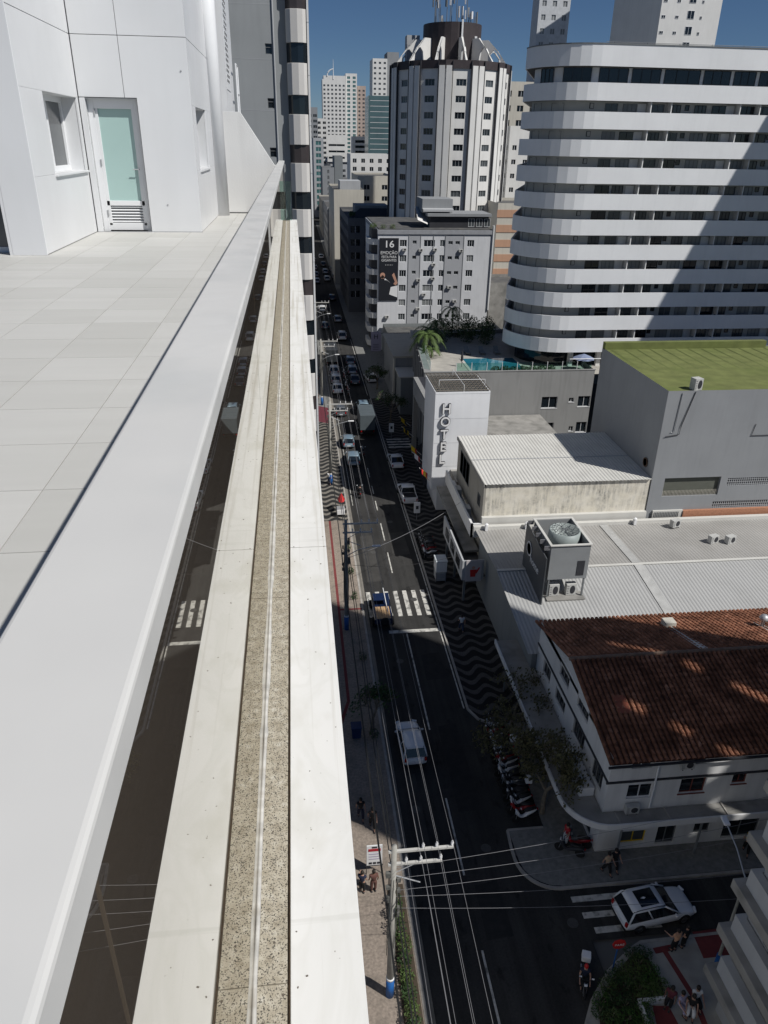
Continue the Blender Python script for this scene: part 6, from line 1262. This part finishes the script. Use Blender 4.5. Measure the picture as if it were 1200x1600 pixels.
for j,(z,ye,ze) in enumerate(((9.3,27.5,8.6),(8.6,26.2,8.0),(7.8,25.6,7.4),(7.4,23.0,6.6),(6.6,21.5,6.0))): wire('%s wire crossing the main street from the nearest pole' % ('highest','second','third','fourth','lowest')[j], (3.5,22.2,z),(36,ye,ze),.9,.009,wm,'wires crossing the street',14)
wire('cable crossing the street from the second pole to the annexe', (3.4,53.3,7.2),(16.4,66,6.3),.6,.02,wm,'wires crossing the street'); wire('cable crossing the street above the lit crossing', (3.4,53.3,6.6),(14.2,58,4.4),.6,.015,wk,'wires crossing the street')
def street_lamp(label, x, y, ax, ay, h_=7.0):
    p = thing('street_lamp', label, 'street lamp', (x,y,.1), group='street lamps'); MB().tube([(x,y,.1),(x,y,h_-.4)],.09,10,0,.06).build('post', M('old lamp post',(0.3,0.3,0.27),0.7,0.1), p); MB().tube([(x,y,h_-.45),(x+ax*.5,y+ay*.5,h_),(x+ax,y+ay,h_+.1)],.035,6).build('arm', steel, p); MB().obox((x+ax*1.1,y+ay*1.1,h_+.1),(.32,.6,.13),math.atan2(-ax,ay)).build('lamp_head', white_m, p, bevel=.05)
street_lamp('street lamp with blue foot in front of the banded building', 20.1,21.6, 0.4,2.6, 7.6)
MB().tube([(20.1,21.6,.12),(20.1,21.6,1.5)],.13,10).build('blue_foot', blue_paint, bpy.data.objects['street_lamp'], org=(20.1,21.6,.1))

# ================================================================== street furniture
sb_ = thing('sign_board', 'white framed street sign board with red band near the nearest pole', 'sign', (3.4,29.0,.13))
bd = MB().box(2.85,3.75,29.0,29.06,.9,2.5).build('panel', white_m, sb_, bevel=.01); MB().box(2.8,3.8,29.01,29.05,.82,.895).build('frame', charcoal, sb_)
MB().box(2.95,3.65,28.985,28.998,2.05,2.25).build('red_print', redc, bd); MB().box(3.15,3.45,28.985,28.998,2.3,2.42).build('red_print', charcoal, bd)
for k in range(3): MB().box(2.98+k*.24,3.16+k*.24,28.985,28.998,1.0,1.16).build('dark_print', charcoal, bd)
for z in (1.4,1.6,1.8): MB().box(2.98,3.62,28.985,28.998,z,z+.06).build('print_line', lilac, bd)
for x in (2.85,3.75): MB().tube([(x,29.04,.13),(x,29.04,.9)],.025).build('post', charcoal, sb_)
def bin_(label, x, y, mat, w_=.55, h_=1.0, cat='bin', name='waste_bin'):
    p = thing(name, label, cat, (x,y,.13)); MB().add([(x-w_*.42,y-w_*.42,.2),(x+w_*.42,y-w_*.42,.2),(x+w_*.42,y+w_*.42,.2),(x-w_*.42,y+w_*.42,.2),(x-w_/2,y-w_/2,h_),(x+w_/2,y-w_/2,h_),(x+w_/2,y+w_/2,h_),(x-w_/2,y+w_/2,h_)],[(0,1,5,4),(1,2,6,5),(2,3,7,6),(3,0,4,7),(0,3,2,1)]).build('body', mat, p, bevel=.02); MB().box(x-w_/2-.03,x+w_/2+.03,y-w_/2-.03,y+w_/2+.03,h_,h_+.09).build('lid', mat, p, bevel=.03)
    for s_ in (-1,1): MB().lathe([(.1,-.03),(.1,.03)],(x+s_*w_*.3,y+w_*.42,.23),10,'x').build('wheel', tyre_m, p)
bin_('dark blue wheeled bin on the shaded left pavement', 3.15,40.2, M('dark blue plastic',(0.01,0.03,0.1),0.5), .7,1.1)
ks = thing('kiosk', 'small white kiosk with louvred lower half on the wave pavement', 'kiosk', (12.95,61,.13))
MB().box(12.4,13.45,60.2,61.5,1.2,2.3).build('cabin', white_wall, ks, bevel=.03); MB().box(12.35,13.5,60.15,61.55,2.3,2.42).build('roof', M('pale kiosk roof',(0.5,0.53,0.55),0.5), ks, bevel=.03)
for k in range(5): MB().box(12.45,13.4,60.25,61.45,.25+k*.19,.36+k*.19).build('slat', grey_light, ks)
for x in (12.45,13.38):
    for y in (60.25,61.45): MB().box(x-.03,x+.03,y-.03,y+.03,.13,1.2).build('leg', grey_metal, ks)
def totem(label, x, y): 
    p = thing('street_totem', label, 'sign', (x,y,.13)); MB().box(x-.35,x+.35,y-.1,y+.1,1.0,2.3).build('face', white_m, p, bevel=.03); MB().tube([(x,y,.13),(x,y,1.0)],.05).build('post', grey_metal, p); MB().box(x-.15,x+.15,y-.105,y-.1,1.5,1.9).build('print', charcoal, p)
totem('white lit totem sign beside the parked pickup', 12.6,73.5); totem('small white totem sign by the far crossing', 12.9,99.5)
sv = thing('stop_sign', 'red stop style sign at the planting bed kerb', 'sign', (14.9,22.2,.13)); MB().tube([(14.9,22.2,.13),(14.9,22.2,2.2)],.035).build('post', blue_paint, sv); MB().lathe([(.36,-.02),(.36,.02)],(14.9,22.15,2.3),8,'y').build('plate', red_m, sv); link('lettering', text_mesh('PARE',.22,.004,white_m), sv, (0,-.1,2.17))
um = thing('umbrella', 'red umbrella over a street cart at the left kerb', 'umbrella', (4.3,76.2,.13)); MB().tube([(4.3,76.2,.13),(4.3,76.2,2.4)],.025).build('pole', steel, um); b = MB(); n_ = 8
b.add([(4.3,76.2,2.55)]+[(4.3+.42*math.cos(2*math.pi*k/n_),76.2+.85*math.sin(2*math.pi*k/n_),1.7) for k in range(n_)],[(0,k+1,(k+1)%n_+1) for k in range(n_)]); b.build('canopy', red_m, um)
cr = thing('street_cart', 'small vending cart under the red umbrella', 'cart', (4.1,75.2,.13)); MB().box(3.7,4.6,74.7,75.7,.5,1.1).build('counter', white_m, cr, bevel=.03); MB().box(3.75,4.55,74.75,75.65,1.1,1.15).build('top', steel, cr)
for s_ in (-1,1): MB().lathe([(.22,-.03),(.25,0),(.22,.03)],(4.15+s_*.45,75.2,.38),12,'x').build('wheel', tyre_m, cr)
for k in range(7): 
    y = 40+k*4.5
    if k in (3,): continue
    bush('%s kerbside shrub on the left pavement beyond the sign board' % nth[k], (4.4,y,.13), (.35,.5,.4), 140, leaf_dark, 'kerbside shrubs', .16)
for k in range(14): bush('%s shrub from the viewer in the kerb planting strip' % nth[k], (4.3+random.uniform(-.1,.1),16.2+k*.82,.13), (.42,.55,.38+.2*random.random()), 300, (leaf_mid,leaf_dark)[k%2], 'shrubs in the kerb planting strip', .15)
struct(MB().box(3.9,4.85,14,28.2,.1,.16).build('planting_bed', M('soil',(0.06,0.045,0.03),0.95)))
def inside(x, y, P):
    c = False
    for (x0,y0),(x1,y1) in zip(P, P[1:]+P[:1]):
        if (y0 > y) != (y1 > y) and x < (x1-x0)*(y-y0)/(y1-y0)+x0: c = not c
    return c
k = 0; spots = []
while k < 28:
    x,y = random.uniform(13.0,17.2),random.uniform(18.2,22.9)
    if not inside(x,y,bed) or any((x-a)**2+(y-b_)**2 < 0.28 for a,b_ in spots): 
        spots_fail = True
        if random.random() < 0.002: break
        continue
    spots.append((x,y)); bush('%s leafy clump in the corner planting bed, %s row' % (nth[k%14], 'kerb side' if k < 14 else 'inner'), (x,y,.2), (.5,.48,.3), 330, (leaf_mid,leaf_dark,grass_m)[k%3], 'planting bed clumps', .12); k += 1
wl_ = thing('planter_wall', 'low white edging frame inside the corner planting bed', 'planter', (16,20,.13)); MB().box(15.45,15.6,17.8,20.5,.13,.5).build('edge', white_wall, wl_); MB().box(15.6,17.0,20.35,20.5,.13,.5).build('edge', white_wall, wl_)

# bare street tree over the scooter bay
def bare_tree(label, base, h_, spread, seed, leafn=500, leafm=leaf_dry):
    random.seed(seed); t_ = thing('street_tree', label, 'tree', base, group='street trees'); b = MB(); tips = []
    def grow(p, d, L_, r_, lv):
        q = p+d*L_; m = p.lerp(q,.5)+Vector((random.gauss(0,.05),random.gauss(0,.05),0))*L_
        b.tube([p,m,q], max(r_,.016), 6 if lv < 2 else 4, 0, max(r_*.62,.013), False)
        if lv >= 5: tips.append(q); return
        for k in range(3 if lv < 4 else 2):
            nd = (d+Vector((random.gauss(0,.55),random.gauss(0,.55),random.gauss(.05,.3)))*spread).normalized(); grow(q, nd, L_*random.uniform(.62,.82), r_*.6, lv+1)
        if lv >= 3: tips.append(q)
    B_ = Vector(base); grow(B_, Vector((.04,.02,1)), h_*.28, .17, 0); b.build('branches', bark, t_)
    L_ = MB()
    for k in range(leafn):
        c = random.choice(tips)+Vector((random.gauss(0,.22),random.gauss(0,.22),random.gauss(0,.2))); s_ = random.uniform(.07,.15); d = Vector((random.gauss(0,1),random.gauss(0,1),random.gauss(0,1))).normalized(); e = d.orthogonal().normalized()*s_; f_ = d.cross(e)*.6; L_.add([c-e,c+f_,c+e,c-f_],[(0,1,2,3)])
    L_.build('crown', leafm, t_)
bare_tree('nearly bare street tree over the near end of the scooter bay', (14.3,32.3,.13), 6.8, 1.15, 3, 2000)
bare_tree('nearly bare street tree over the middle of the scooter bay', (14.35,35.6,.13), 6.4, 1.15, 5, 1800)
bare_tree('nearly bare street tree at the far end of the scooter bay', (14.3,39.6,.13), 5.4, 1.1, 9, 1000)
bare_tree('small sparse tree on the left pavement near the dark bin', (4.35,40.8,.13), 3.6, .9, 8, 700, leaf_dark)
bare_tree('sparse tree on the right pavement by the far crossing', (13.6,106,.13), 5.5, .9, 11, 900, leaf_dark)
bare_tree('sparse dark tree beside the parked cars up the street', (13.3,123,.13), 5.0, .9, 14, 900, leaf_dark)
